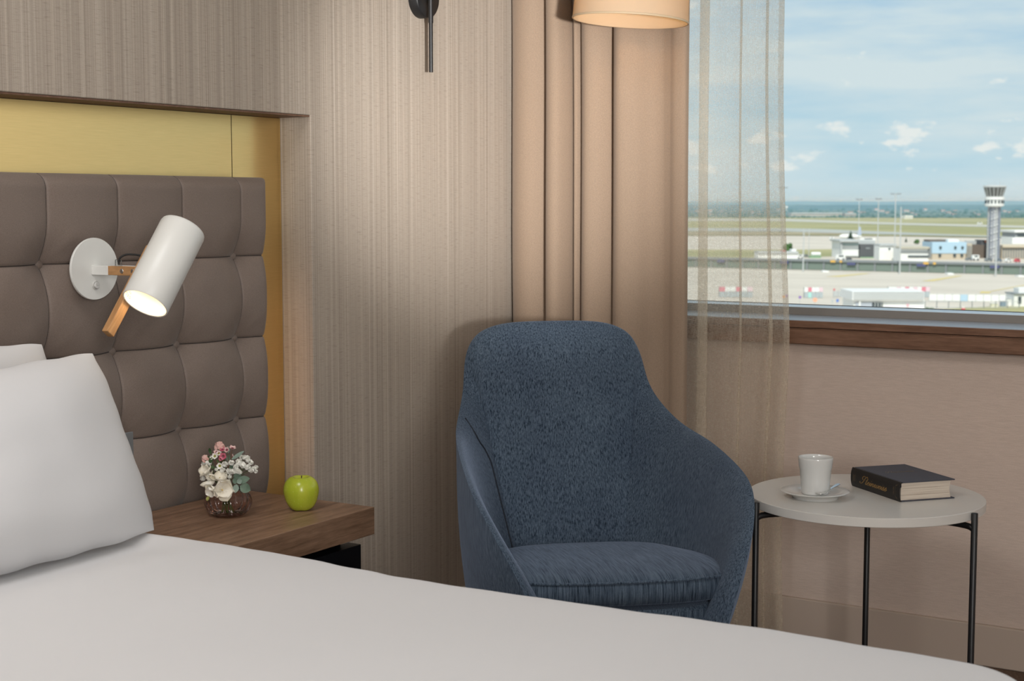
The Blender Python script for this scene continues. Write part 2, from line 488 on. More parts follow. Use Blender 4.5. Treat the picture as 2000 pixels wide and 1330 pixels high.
for k in range(9):
    for z in ZB[:3]:
        x = XS - PX * k
        o = bt if first else bt.copy()
        if not first: COL.objects.link(o)
        first = False
        o.parent = hb; o.location = (x - 1.44, head_y(x, z) - .0115 - 2.33, z); o.rotation_euler = (PI / 2, 0, 0)
o = MB().box(HBX + .02, XR - .02, YBACK, NB - .006, HBZ, HT - .034).build('backing_board', DARKTRIM); o.parent = hb; o.matrix_parent_inverse = Matrix.Translation((-1.44, -2.33, 0))

SEAM_SHADE = simple('dark_seam_shade', (.035, .026, .022, 1), .8)  # dark tubes stand in for the shade along the headboard creases
def hb_seam_shade(pts):
    o = MB().tube(pts, .0013, 6).build('seam', SEAM_SHADE, None); o.parent = hb; o.matrix_parent_inverse = Matrix.Translation((-1.44, -2.33, 0))
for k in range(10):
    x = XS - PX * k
    hb_seam_shade([(x, head_y(x, z) - .0009, z) for z in [HBZ + .01 + (HT - .012 - HBZ) * q / 150 for q in range(151)]])
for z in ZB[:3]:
    hb_seam_shade([(x, head_y(x, z) - .0009, z) for x in [.8 + (XR - .006 - .8) * q / 330 for q in range(331)]])
# glowing strip added behind the headboard edge to warm the niche reveal
glow_strip = MB().box(XR - .0195, XR - .012, YBACK + .003, YBACK + .011, HBZ + .12, .95).build('added_glow_strip', emit('amber_glow', (1, .50, .20, 1), 5))
tag(glow_strip, 'added warm glow strip hidden behind the right edge of the headboard', 'light')

# grey metal panel between headboard and pillow
b = MB().box(1.94, 2.088, 2.155, 2.160, .517, .708).box(1.94, 2.088, 2.160, 2.222, .517, .522).box(1.94, 1.945, 2.160, 2.222, .522, .708)
tag(b.build('metal_panel', GREYMETAL, bevel=.0012), 'thin grey metal panel standing between headboard and front pillow', 'metal panel')

# ------------------------------------------------------------------ bed
bed = thing('bed', 'wide bed with white bedding in the foreground', 'bed', (1.07, 1.2, 0))
def bpart(name, mb, m, **kw):
    o = mb.build(name, m, None, **kw); o.parent = bed; o.matrix_parent_inverse = Matrix.Translation((-1.07, -1.2, 0)); return o
bpart('bed_base', MB().box(.32, 1.78, .50, 2.18, .08, .30), simple('dark_bed_fabric', (.05, .045, .042, 1), .9), bevel=.01)
bpart('mattress', MB().box(.29, 1.80, .47, 2.19, .302, .545), SHEET, bevel=.03)
for x in (.36, 1.76):
    for y in (.56, 2.12):
        bpart('leg', MB().lathe([(.025, 0), (.025, .08)], 16, Matrix.Translation((x, y, 0)), True, True), BLACK)

BX0, BX1, BY0, BY1, BZ = .262, 1.872, .385, 2.225, .589
EDGE = [(-9, .0), (.5, .002), (.62, .004), (.73, .010), (.80, .005), (.98, -.009), (1.12, -.016), (1.21, -.021), (1.33, -.021), (1.40, -.014), (1.556, 0), (1.69, .004), (1.89, .001), (9, 0)]
def edge_off(y):
    for (a, p), (b, q) in zip(EDGE[:-1], EDGE[1:]):
        if a <= y <= b:
            t = (y - a) / (b - a); t = t * t * (3 - 2 * t)
            return p + (q - p) * t
    return 0
def duvet_pt(s, y):
    """s runs over the width: hanging side, rounded edge, top, rounded edge, hanging side"""
    R = .045; H = .20; W = BX1 - BX0 - 2 * R
    arc = R * PI / 2; tot = 2 * H + 2 * arc + W; d = s * tot
    if d < H: x, z = BX0, BZ - R - H + d
    elif d < H + arc: a = (d - H) / R; x, z = BX0 + R - R * math.cos(a), BZ - R + R * math.sin(a)
    elif d < H + arc + W: x, z = BX0 + R + d - H - arc, BZ
    elif d < H + 2 * arc + W: a = (d - H - arc - W) / R; x, z = BX1 - R + R * math.sin(a), BZ - R + R * math.cos(a)
    else: x, z = BX1, BZ - R - (d - H - 2 * arc - W)
    side = max(0, (x - 1.5) / .36)
    t = max(0, min(1, (BY1 - y) / (BY1 - BY0)))
    wav = edge_off(y) + .0012 * math.sin(y * 60) 
    if y < BY0 + .12: wav -= (.12 - math.sqrt(max(0, .0144 - (BY0 + .12 - y) ** 2))) * .95
    x += wav * side
    z += .003 * math.sin(y * 9 + x * 3) * (1 if z > .5 else 0) * (1 - side)
    q = max(0, min(1, (y - 1.70) / .14)) * max(0, min(1, (1.845 - x) / .04))      # the pillows press into it
    z -= .013 * q * q * (3 - 2 * q) * (1 if z > .5 else 0)
    return Vector((x, y, z))
srow = []
tot = 2 * .20 + 2 * .045 * PI / 2 + (BX1 - BX0 - .09)
bk = [0, .05, .1, .15, .20] + [.20 + .0707 * k / 8 for k in range(1, 9)]
W_ = BX1 - BX0 - .09
s_list = [q / tot for q in bk] + [(.2707 + W_ * k / 40) / tot for k in range(1, 40)] + [1 - q / tot for q in reversed(bk)]
ys = [BY0 + .12 * k / 16 for k in range(16)] + [BY0 + .12 + (BY1 - BY0 - .12) * k / 110 for k in range(111)]
rows = []
for k in range(9):                       # rounded foot end that hangs down
    if k < 3: rows.append([Vector((p.x, BY0 - .045, min(p.z, BZ) - .245 + .1 * k)) if p.z > .5 else Vector((p.x, BY0 - .03, p.z)) for p in (duvet_pt(s, BY0) for s in s_list)])
    else:
        a = (k - 3) / 6 * PI / 2
        rows.append([Vector((p.x, BY0 - .045 * math.cos(a), p.z - .045 + .045 * math.sin(a))) if p.z > .5 else Vector((p.x, BY0 - .03 * math.cos(a), p.z)) for p in (duvet_pt(s, BY0) for s in s_list)])
rows += [[duvet_pt(s, y) for s in s_list] for y in ys[1:]]
o = MB().grid(rows).build('duvet', SHEET, None, recalc=True, angle=80)
m = o.modifiers.new('thick', 'SOLIDIFY'); m.thickness = .018; m.offset = 1
# make the cloth grow inwards whatever way the normals ended up
up_ok = sum(p.normal.z for p in o.data.polygons) > 0
m.offset = -1 if up_ok else 1
tag(o, 'smooth white duvet spread over the bed', 'duvet')

def pillow(name, label, corner, ex, ey, w, h, t, seed, droop, bow=0.0, pin=.03, slump=0.0):
    """corner: lower right corner; ex along the width, ey up the slope"""
    ex, ey = Vector(ex).normalized(), Vector(ey).normalized(); ez = ex.cross(ey)
    nu, nv = 60, 44
    def pt(i, j, s):
        u, v = 2 * i / nu - 1, 2 * j / nv - 1
        uu, vv = math.sin(u * PI / 2) * .55 + u * .45, math.sin(v * PI / 2) * .55 + v * .45
        f = max(0, 1 - abs(uu) ** 3.0) ** .62 * max(0, 1 - abs(vv) ** 3.0) ** .62
        x = w / 2 * uu * math.sqrt(1 - .10 * vv ** 4) * (1 - pin * (1 - vv * vv)); y = h / 2 * vv * math.sqrt(1 - .10 * uu ** 4) * (1 + bow * (1 - uu * uu)); y = (y + h / 2) * (1 - slump * (1 - uu) / 2) - h / 2
        n = mnoise.noise(Vector((x * 7 + seed, y * 7, s * 1.5)))
        n2 = mnoise.noise(Vector((x * 3 + seed, y * 16, 4 + s)))
        edge = (abs(uu) ** 6 + abs(vv) ** 6)
        d = (t / 2 * f * (1 + .10 * n) + .0030 * n2 * f) * (1 if s > 0 else .42) + .0012
        wob = .0010 * math.sin(vv * 17 + seed) * abs(uu) ** 8
        P = ex * (x + wob) + ey * (y + .0014 * math.sin(uu * 19 + seed) * abs(vv) ** 8) + ez * (d * s + droop * uu * uu * vv)
        return P
    b = MB()
    fr = [[pt(i, j, 1) for i in range(nu + 1)] for j in range(nv + 1)]
    bk = [[pt(i, j, -1) for i in range(nu + 1)] for j in range(nv + 1)]
    b.grid(fr); b.grid([r[::-1] for r in bk])
    ring = lambda g: g[0] + [r[-1] for r in g[1:]] + g[-1][-2::-1] + [r[0] for r in g[-2:0:-1]]
    b.grid([ring(bk), ring(fr)], closed_u=True)
    c = Vector(corner) - ex * w / 2 + ey * h / 2
    b.v = [p + c for p in b.v]
    dz = BZ - .0060 - min(p.z for p in b.v)          # let it rest on the duvet
    b.v = [p + Vector((0, 0, dz)) for p in b.v]
    o = b.build(name, SHEET, None, angle=80)
    return tag(o, label, 'pillow')
pillow('pillow', 'plump white front pillow leaning back on the duvet', (1.872, 1.865, .602), (1, .03, .0), (.035, .45, .86), .74, .352, .17, 3, .0, -.02, .045, .14)
pillow('pillow', 'white rear pillow half hidden behind the front pillow against headboard', (1.908, 2.118, .622), (1, .0, .0), (.0, .20, .98), .72, .322, .085, 9, .0)

# ------------------------------------------------------------------ nightstand
ns = thing('nightstand', 'walnut topped nightstand with black drawer unit beside the bed', 'nightstand', (2.22, 2.09, 0))
def npart(name, mb, m, par=None, **kw):
    o = mb.build(name, m, None, **kw); o.parent = par or ns
    o.matrix_parent_inverse = Matrix.Translation((-2.22, -2.09, 0)) if par is None else Matrix()
    return o
npart('top_slab', MB().box(1.93, 2.509, 1.889, 2.2545, .457, .515), WALNUT, bevel=.0012, seg=2)
npart('cabinet', MB().box(1.95, 2.465, 1.945, 2.245, .10, .456), BLACKLACQ, bevel=.001)
npart('drawer_front', MB().box(1.95, 2.489, 1.910, 1.944, .375, .437), BLACKLACQ, bevel=.0012)
npart('side_panel', MB().box(2.466, 2.489, 1.912, 2.245, .10, .374), BLACKLACQ, bevel=.001)
npart('bottom_shelf', MB().box(1.95, 2.465, 1.915, 1.944, .10, .12), BLACKLACQ, bevel=.001)
npart('cable_outlet', MB().box(2.29, 2.36, 1.938, 1.9445, .31, .372), simple('beige_plastic', (.42, .34, .27, 1), .5), bevel=.002)
npart('foot', MB().box(1.97, 2.45, 1.97, 2.22, 0, .0995), BLACKLACQ)

# ------------------------------------------------------------------ reading lamp on the headboard
LX, LZ = 2.072, 1.023
ly = 2.238
rl = thing('reading_lamp', 'white cylinder reading lamp with oak arm mounted on the headboard', 'lamp', (LX, ly, LZ))
def lpart(name, mb, m, par=None, **kw):
    mb.v = [p - Vector((LX, ly, LZ)) for p in mb.v]
    o = mb.build(name, m, par or rl, **kw); return o
F = frame_z((0, -1, 0), (LX, ly, LZ))
plate = lpart('wall_plate', MB().lathe([(.001, 0), (.0595, 0), (.0605, .002), (.0605, .004), (.0595, .006), (.001, .006)], 64, F), WHITE, angle=50)
F2 = frame_z((0, -1, 0), (2.072, ly - .006, .991))
lpart('switch_button', MB().lathe([(.001, .006), (.0055, .006), (.0066, .005), (.0066, .002), (.0072, .003), (.0082, .003), (.0086, 0)], 28, F2), simple('satin_button', (.55, .54, .52, 1), .3), plate)
ay = 2.112
lpart('bracket', MB().box(2.063, 2.081, 2.188, ly - .006, 1.012, 1.030).box(2.0772, 2.081, ay, 2.188, 1.0125, 1.0310), WHITE, bevel=.0008)
arm = lpart('wooden_arm', MB().box(2.063, 2.0768, ay, 2.1875, 1.0125, 1.0300), OAK, bevel=.0008)
# bolts sit on the face of the arm turned to the bed
F3 = frame_z((-1, 0, 0), (2.063, 2.150, 1.021))
FRONT = frame_z((-1, 0, 0), (2.0630, 2.150, 1.021))
lpart('bolt', MB().lathe([(.001, .0016), (.0038, .0016), (.0044, .0008), (.0044, 0)], 20, FRONT), SATIN, arm)
lpart('bolt', MB().lathe([(.001, .0016), (.0038, .0016), (.0044, .0008), (.0044, 0)], 20, frame_z((-1, 0, 0), (2.0630, 2.121, 1.021))), SATIN, arm)
AX = Vector((.621, .03, .783)).normalized()
SCN = Vector((2.070, 2.045, 1.034))
BW = Vector((0, 1, 0)); BW = (BW - AX * BW.dot(AX)).normalized(); BT = AX.cross(BW)
bc = SCN + BW * .0545 - AX * .058
OAKZ = wood('oak_handle', (.36, .185, .075, 1), (.47, .255, .11, 1), (.55, .32, .15, 1), (70, 70, 9), .5)
hd_ = MB().obox((0, 0, 0), (1, 0, 0), (0, 1, 0), (0, 0, 1), .0075, .0100, .099).build('wooden_handle', OAKZ, rl, bevel=.0012)
hm = Matrix((BW, BT, AX)).transposed().to_4x4(); hm.translation = bc - Vector((LX, ly, LZ))
hd_.matrix_local = hm
F = frame_z(AX, SCN, BW)
RS, HL = .0445, .0875
shade = lpart('lamp_shade', MB().lathe([(RS - .003, -HL), (RS - .0012, -HL - .0008), (RS, -HL + .0008), (RS, HL - .006), (RS - .0012, HL - .0018), (RS - .005, HL), (.0005, HL)], 72, F), WHITE, angle=50)
lpart('reflector', MB().lathe([(RS - .003, -HL), (RS - .003, HL - .003), (.0005, HL - .0035)], 72, F), INNERWHITE, angle=50)
blb = lpart('bulb', MB().lathe([(.0005, -.008), (.009, -.006), (.016, .004), (.018, .016), (.014, .03), (.010, .045), (.010, .075)], 32, F), emit('warm_bulb', (1, .72, .42, 1), 1.6), angle=60)
# cable grip and cord
F4 = Matrix.Translation((2.072, 2.168, 1.0302))
lpart('cable_grip', MB().lathe([(.0066, 0), (.0066, .011), (.0050, .0125), (.0035, .0125)], 24, F4, True), thin_glass('clear_plastic', (.95, .95, .94, 1), (.6, .6, .6, 1), .8), arm)
cord_pts = spline([(2.072, 2.168, 1.033), (2.074, 2.166, 1.045), (2.082, 2.155, 1.052), (2.094, 2.132, 1.050), (2.100, 2.112, 1.040), (2.098, 2.105, 1.043), (2.098, 2.102, 1.060)], 8)
lpart('cord', MB().tube(cord_pts, .0020, 10), simple('black_cord', (.012, .012, .012, 1), .6))
# printed approval marks inside the shade rim
def on_inner(ang, h, lift=.0004):
    r = RS - .003 - lift
    return F @ Vector((r * math.cos(ang), r * math.sin(ang), h))
INK = simple('brown_ink', (.30, .19, .09, 1), .7)
marks = MB()
def stroke_in(pts, wd=.0006):
    for (a0, h0), (a1, h1) in zip(pts[:-1], pts[1:]):
        d = Vector((a1 - a0, (h1 - h0) / RS)); n = Vector((-d.y, d.x)).normalized() * wd / RS / 2
        q = [(a0 + n.x, h0 + n.y * RS), (a1 + n.x, h1 + n.y * RS), (a1 - n.x, h1 - n.y * RS), (a0 - n.x, h0 - n.y * RS)]
        marks.add([on_inner(*p) for p in q], [(0, 1, 2, 3)])
def glyph(a, h, s, kind):
    k = s / RS
    if kind == 'C': stroke_in([(a + k * .5 * math.cos(t), h + s * .5 * math.sin(t)) for t in [PI * (.3 + 1.4 * i / 8) for i in range(9)]])
    if kind == 'E':
        stroke_in([(a + k * .5 * math.cos(t), h + s * .5 * math.sin(t)) for t in [PI * (.3 + 1.4 * i / 8) for i in range(9)]]); stroke_in([(a - k * .5, h), (a + k * .2, h)])
    if kind == 'X': stroke_in([(a - k * .4, h - s * .5), (a + k * .4, h + s * .5)]); stroke_in([(a - k * .4, h + s * .5), (a + k * .4, h - s * .5)]); stroke_in([(a - k * .3, h - s * .6), (a + k * .3, h - s * .6)])
    if kind == 'O': stroke_in([(a + k * .5 * math.cos(t), h + s * .5 * math.sin(t)) for t in [2 * PI * i / 10 for i in range(11)]])
MA = .62     # where on the inner wall (angle from the handle side)
for i, ch in enumerate('ECXO'):
    glyph(MA - .17 * i, -HL + .010, .0048, ch)
for i in range(4):
    stroke_in([(MA - .05 - .12 * i, -HL + .0165), (MA - .12 - .12 * i, -HL + .0165)], .0008)
    stroke_in([(MA - .05 - .12 * i, -HL + .0185), (MA - .12 - .12 * i, -HL + .0185)], .0006)
lpart('printed_marks', marks, INK, shade, smooth=False)
for ob in (arm,):
    pass

# ------------------------------------------------------------------ wall lamp with drum shade over the chair
wl = thing('wall_lamp', 'black wall lamp with cream drum shade hanging over the armchair', 'lamp', (3.19, YH, 1.66))
def wpart2(name, mb, m, par=None, **kw):
    mb.v = [p - Vector((3.19, YH, 1.66)) for p in mb.v]
    return mb.build(name, m, par or wl, **kw)
wpart2('wall_rose', MB().lathe([(.001, .028), (.047, .028), (.050, .025), (.050, 0), (.001, 0)], 56, frame_z((0, -1, 0), (3.197, YH, 1.668))), BLACK, angle=50)
wpart2('rod', MB().tube([(3.162, 2.192, 1.478), (3.162, 2.192, 1.60)], .0052, 20).tube([(3.162, 2.192, 1.60), (3.162, 2.192, 2.02)], .0062, 20), BLACK, angle=60)
wpart2('clamp', MB().box(3.152, 3.172, 2.185, YH - .028, 1.70, 1.72), BLACK, bevel=.002)
SX, SY, SZ = 3.392, 1.750, 1.600
tilt = Matrix.Rotation(math.radians(3.6), 4, FH)
SHF = Matrix.Translation((SX, SY, SZ)) @ tilt
top_p = SHF @ Vector((0, 0, .26))
wpart2('lamp_arm', MB().tube(spline([(3.162, 2.192, 2.0), (3.24, 2.03, 2.03), (3.36, 1.80, 2.01), tuple(SHF @ Vector((0, 0, .30))), tuple(SHF @ Vector((0, 0, .14)))], 8), .005, 12), BLACK)
ws = wpart2('lamp_shade', MB().lathe([(.1415, 0), (.1440, 0), (.1440, .004), (.132, .22), (.1300, .222), (.1295, .22), (.1412, .004)], 96, SHF).grid([[SHF @ Vector((.1415 * math.cos(2 * PI * k / 96), .1415 * math.sin(2 * PI * k / 96), 0)) for k in range(96)], [SHF @ Vector((.1412 * math.cos(2 * PI * k / 96), .1412 * math.sin(2 * PI * k / 96), .004)) for k in range(96)]], closed_u=True), shade_fabric(), angle=50)
ws['label'] = 'cream fabric drum shade'
wpart2('shade_rim', MB().lathe([(.1442, -.0005), (.1452, .0005), (.1452, .0035), (.1442, .0045)], 96, SHF), simple('rim_tape', (.45, .34, .22, 1), .7), ws)
wpart2('lamp_bulb', MB().lathe([(.0005, .048), (.014, .052), (.022, .064), (.022, .076), (.012, .10), (.012, .14)], 32, SHF), emit('shade_bulb', (1, .66, .36, 1), 26), angle=60)

# ------------------------------------------------------------------ curtains
def dplan(pts, n=10):
    return spline([(x, y, 0) for y, x in pts], n)
# beige drape: folds along the window wall, plan points (y, x)
dp = [(2.232, 3.650), (2.222, 3.622), (2.19, 3.604), (2.155, 3.606), (2.125, 3.632), (2.121, 3.655), (2.118, 3.628), (2.092, 3.585), (2.062, 3.584), (2.045, 3.62), (2.044, 3.655), (2.038, 3.635), (2.026, 3.622), (2.016, 3.638), (2.015, 3.66), (2.008, 3.628), (1.98, 3.598), (1.945, 3.605), (1.915, 3.637), (1.910, 3.662), (1.905, 3.625), (1.872, 3.583), (1.83, 3.592), (1.795, 3.622), (1.76, 3.630), (1.73, 3.618), (1.705, 3.620), (1.700, 3.634)]
plan = dplan(dp, 8)
rows = []
nz = 44
for k in range(nz + 1):
    z = .012 + (2.46 - .012) * k / nz
    s = 1 + .10 * math.sin(z * 1.3 + .4)
    rows.append([Vector((3.628 + (p.x - 3.628) * s * (1 + .12 * mnoise.noise(Vector((p.y * 9, z * .9, 1)))) + .004 * mnoise.noise(Vector((p.y * 5, z * 1.5, 0))), p.y + .005 * mnoise.noise(Vector((p.y * 6, z * 1.1, 3))) - .006 * (1.6 - z) * (1 if p.y > 1.75 else .3) + (.012 if p.y > 1.75 else .002), z)) for p in plan])
o = MB().grid(rows).build('curtain', DRAPE, None, angle=80, recalc=False)
m = o.modifiers.new('thick', 'SOLIDIFY'); m.thickness = .0025; m.offset = 0
tag(o, 'heavy beige drape hanging in deep folds beside the striped wall', 'curtain')

sp = [(1.775, 3.690), (1.74, 3.684), (1.70, 3.680), (1.668, 3.676), (1.6635, 3.681), (1.668, 3.685), (1.69, 3.689), (1.6955, 3.694), (1.688, 3.698), (1.66, 3.698), (1.625, 3.690), (1.60, 3.684), (1.5805, 3.678), (1.5725, 3.676), (1.572, 3.682), (1.580, 3.687), (1.581, 3.692), (1.572, 3.693), (1.555, 3.688), (1.535, 3.685), (1.512, 3.680), (1.4995, 3.679), (1.4985, 3.684), (1.508, 3.689), (1.509, 3.694), (1.500, 3.694), (1.485, 3.688), (1.4735, 3.684), (1.462, 3.680), (1.457, 3.682), (1.461, 3.685), (1.4735, 3.688)]
plan = [(p, i) for i, p in enumerate(dplan(sp, 6))]
rows = []
nz = 60
for k in range(nz + 1):
    z = .008 + (2.47 - .008) * k / nz
    row = []
    for p, i in plan:
        w = (1.775 - p.y) / .32
        # lower part hangs in soft waves; right edge swings with the height
        e = .0
        if z < 1.53: e = -.026 * max(0, min(1, (1.53 - z) / .7)) ** 1.6
        if z < .75: e += .012 * math.sin((.75 - z) / .75 * PI * .9)
        wave = .008 * math.sin(w * 19 + .8) * max(0, min(1, (1.0 - z) / .6)) + .0035 * mnoise.noise(Vector((w * 5, z * 2.2, 5)))
        row.append(Vector((p.x - .006 + wave * .8, p.y + e * w * w + .004 * w * mnoise.noise(Vector((w * 4, z * 1.7, 2))), z)))
    rows.append(row)
o = MB().grid(rows).build('sheer_curtain', SHEER, None, angle=80, recalc=False)
tag(o, 'translucent sandy sheer curtain over the left side of the window', 'curtain')

# ------------------------------------------------------------------ armchair
CHX, CHY, CHR = 2.706, 1.464, math.radians(-138.95)
ch = thing('armchair', 'dark blue high-backed tub armchair between the bed and the round table', 'armchair', (CHX, CHY, 0), CHR)
RIM = [(-.462, 0, .876), (-.478, .075, .874), (-.490, .135, .866), (-.495, .185, .842), (-.478, .212, .790), (-.430, .222, .716), (-.303, .255, .656), (-.160, .272, .642), (-.040, .280, .628), (.127, .284, .598), (.215, .266, .552), (.268, .240, .500), (.310, .205, .430), (.335, .172, .345)]
half = spline(RIM, 7)
rim = [Vector((p.x, -p.y, p.z)) for p in half[:0:-1]] + half
ns_ = len(rim)
def base_of(p):
    x0 = -.02
    phi = math.atan2(abs(p.y), -(p.x - x0))
    return Vector((x0 - .235 * math.cos(phi), math.copysign(.228 * math.sin(phi), p.y) if p.y else 0, .13))
TT = [0, .004, .012, .024, .04, .065, .1, .15, .2, .27, .35, .45, .55, .65, .75, .85, .93, 1]
def outer(i, t):
    p = rim[i]; q = base_of(p)
    d = p * (1 - t) + q * t
    r = Vector((d.x + .02, d.y, 0)).normalized()
    wide = min(1, abs(p.y) / .2)
    return d + r * (.10 * wide * t * (1 - t) * (1 - .3 * t)) - Vector((0, 0, 0))
def nrm(i, t):
    a, c = max(i - 1, 0), min(i + 1, ns_ - 1)
    t0, t1 = max(0, t - .02), min(1, t + .02)
    n = (outer(c, t) - outer(a, t)).cross(outer(i, t1) - outer(i, t0)).normalized()
    o = outer(i, t)
    if n.dot(Vector((o.x + .02, o.y, 0))) < 0: n = -n
    return n
def thick(i, t):
    s = i / (ns_ - 1) * 2 - 1
    e = min(1, math.sqrt(max(0, (1 - abs(s)) / .05)))
    return (.040 * math.sqrt(min(1, t / .11)) + .022 * min(1, t / .6)) * (.12 + .88 * e)
def inner(i, t): return outer(i, t) - nrm(i, t) * thick(i, t)
G = [[inner(i, t) for t in reversed(TT)] + [outer(i, t) for t in TT[1:]] for i in range(ns_)]
m_ = len(G[0]); mid = len(TT) - 1
for it in range(30):
    H = [[p.copy() for p in r] for r in G]
    for i in range(1, ns_ - 1):
        for j in range(1, m_ - 1):
            if it > 8 and j > mid - 3: continue
            if abs(j - mid) < 2: G[i][j] = H[i][j] * .5 + (H[i - 1][j] + H[i + 1][j]) * .25
            else: G[i][j] = H[i][j] * .4 + (H[i - 1][j] + H[i + 1][j]) * .2 + (H[i][j - 1] + H[i][j + 1]) * .1
b = MB().grid(G)
b.f.append(tuple(range(m_))); b.f.append(tuple((ns_ - 1) * m_ + k for k in reversed(range(m_))))
shell = b.build('shell', NAVY, ch, angle=85)
def inner_s(fi, t):
    k = 0
    while k < len(TT) - 2 and TT[k + 1] < t: k += 1
    q = (t - TT[k]) / (TT[k + 1] - TT[k]); i = int(fi); f_ = fi - i
    at = lambda a, c: G[a][mid - c]
    return (at(i, k) * (1 - q) + at(i, k + 1) * q) * (1 - f_) + (at(i + 1, k) * (1 - q) + at(i + 1, k + 1) * q) * f_
# piping where the inner back meets the arms
def seam(side):
    pts = []
    for k in range(17):
        t = .012 + .70 * k / 16
        i0 = (ns_ - 1) / 2 + side * (ns_ - 1) / 2 * (.435 - .035 * max(0, min(1, (t - .08) / .14)))
        P_ = inner_s(i0, t); pts.append(P_ + (Vector((.05, 0, P_.z)) - P_).normalized() * .0016)
    return spline(pts, 3)
PIPING = simple('dark_blue_piping', (.010, .014, .024, 1), .8)
MB().tube(seam(-1), .0017, 8).build('piping', PIPING, ch)
def cush_outline(a, grow=0.0):
    """rounded D plan: a runs once around"""
    c, s = math.cos(a), math.sin(a)
    e = 2 / 3.4
    x = math.copysign(abs(c) ** e, c); y = math.copysign(abs(s) ** e, s)
    hx, hy = .248 + grow, .266 + grow
    X = .02 + x * hx
    taper = 1 - .20 * max(0, min(1, .5 - x * .9)) ** 1.3
    return X + (.018 * (1 - abs(y) ** 2) if x > 0 else 0), y * hy * taper
def zc(x): return .392 + (x + .22) * .085
na = 96
prof = [(-.045, -.047), (-.012, -.046), (-.002, -.040), (.001, -.024), (.000, -.010), (-.004, 0.0), (-.014, .006), (-.035, .011), (-.08, .016), (-.13, .019), (-.19, .021)]
rows = []
for g, dz in prof:
    row = []
    for k in range(na):
        x, y = cush_outline(2 * PI * k / na, g)
        row.append(Vector((x, y, zc(x) + .003 + dz)))
    rows.append(row)
b = MB().grid(rows, closed_u=True)
b.f.append(tuple(range(na))[::-1]); bb = (len(rows) - 1) * na
b.f.append(tuple(bb + k for k in range(na)))
cu = b.build('seat_cushion', NAVYS, ch, angle=70)
pts = []
for k in range(-22, 23):
    x, y = cush_outline(2 * PI * k / na, .0)
    pts.append((x - .002, y * .995, zc(x) + .0035))
MB().tube(spline(pts, 2), .0028, 8).build('cushion_piping', NAVY, cu)
rows = []
for z, g in ((.13, -.045), (.14, -.040), (.30, -.014), (.372, -.006), (.382, -.010), (.386, -.05)):
    rows.append([Vector((cush_outline(2 * PI * k / na, g)[0], cush_outline(2 * PI * k / na, g)[1] * .97, z)) for k in range(na)])
b = MB().grid(rows, closed_u=True); b.f.append(tuple(range(na))[::-1]); b.f.append(tuple(5 * na + k for k in range(na)))
b.build('seat_base', NAVY, ch, angle=60)
MB().lathe([(.001, 0), (.22, 0), (.225, .006), (.22, .012), (.03, .02), (.028, .13), (.001, .13)], 64).build('swivel_base', BLACK, ch, angle=40)

# ------------------------------------------------------------------ side table
TCX, TCY, TZ, TR = 3.257, 1.081, .50, .259
tb = thing('side_table', 'round white side table with three black metal legs', 'table', (TCX, TCY, 0))
MB().lathe([(.001, TZ - .020), (TR - .001, TZ - .020), (TR, TZ - .019), (TR, TZ - .001), (TR - .001, TZ), (.001, TZ)], 128).build('tabletop', TABLEW, tb, angle=40)
for a in (137.5, 256.5, 17):
    t = math.radians(a); d = Vector((math.cos(t), math.sin(t), 0)); r = TR + .0072
    lg = MB().tube([d * r, d * r + Vector((0, 0, TZ - .004)), d * r + Vector((0, 0, TZ - .003))], [.0070, .0070, .0062], 24).build('leg', BLACK, tb, angle=60)
    # the rail that runs from the leg to the middle under the top
    MB().tube(spline([d * (r - .001) + Vector((0, 0, TZ - .038)), d * (r - .02) + Vector((0, 0, TZ - .0325)), d * .18 + Vector((0, 0, TZ - .0315)), d * .004 + Vector((0, 0, TZ - .0315))], 6), .0068, 14).build('rail', BLACK, tb, angle=60)
    MB().lathe([(.001, 0), (.009, 0), (.009, .004), (.001, .004)], 20, Matrix.Translation(d * r)).build('foot_pad', BLACK, lg)

# ------------------------------------------------------------------ cup, saucer, spoon
cpx, cpy = onz(1592, 959.5, TZ + .014).xy
sau = thing('saucer', 'round white porcelain saucer under the coffee cup', 'saucer', (cpx, cpy, TZ))
MB().lathe([(.001, .0035), (.0465, .0035), (.0480, 0.0002), (.0500, 0.0002), (.0512, .0045), (.060, .0095), (.0745, .0150), (.0755, .0160), (.0745, .0170), (.058, .0128), (.044, .0088), (.036, .0076), (.033, .0086), (.001, .0086)], 96).build('dish', PORC, sau, angle=60)
cup = thing('coffee_cup', 'tapered white porcelain coffee cup standing on the saucer', 'cup', (cpx, cpy, TZ + .0088))
cupo = [(.001, 0), (.0275, 0), (.0292, .0012), (.0302, .004), (.0326, .030), (.0348, .052), (.0362, .057), (.0380, .0735), (.0383, .0775), (.0376, .0785), (.0366, .0778), (.0360, .072), (.0335, .048), (.030, .012), (.027, .0058), (.001, .005)]
MB().lathe([(r, h * 1.05) for r, h in cupo], 96).build('bowl', PORC, cup, angle=55)
hd = (RT * .55 + FH * .85).normalized()
MB().tube(spline([hd * .0345 + Vector((0, 0, .062)), hd * .049 + Vector((0, 0, .064)), hd * .0585 + Vector((0, 0, .052)), hd * .052 + Vector((0, 0, .034)), hd * .0310 + Vector((0, 0, .026))], 6), .0034, 12).build('handle', PORC, cup)
MB().lathe([(.001, .046), (.0328, .046)], 48).build('coffee', simple('dark_coffee', (.02, .008, .004, 1), .1), cup)
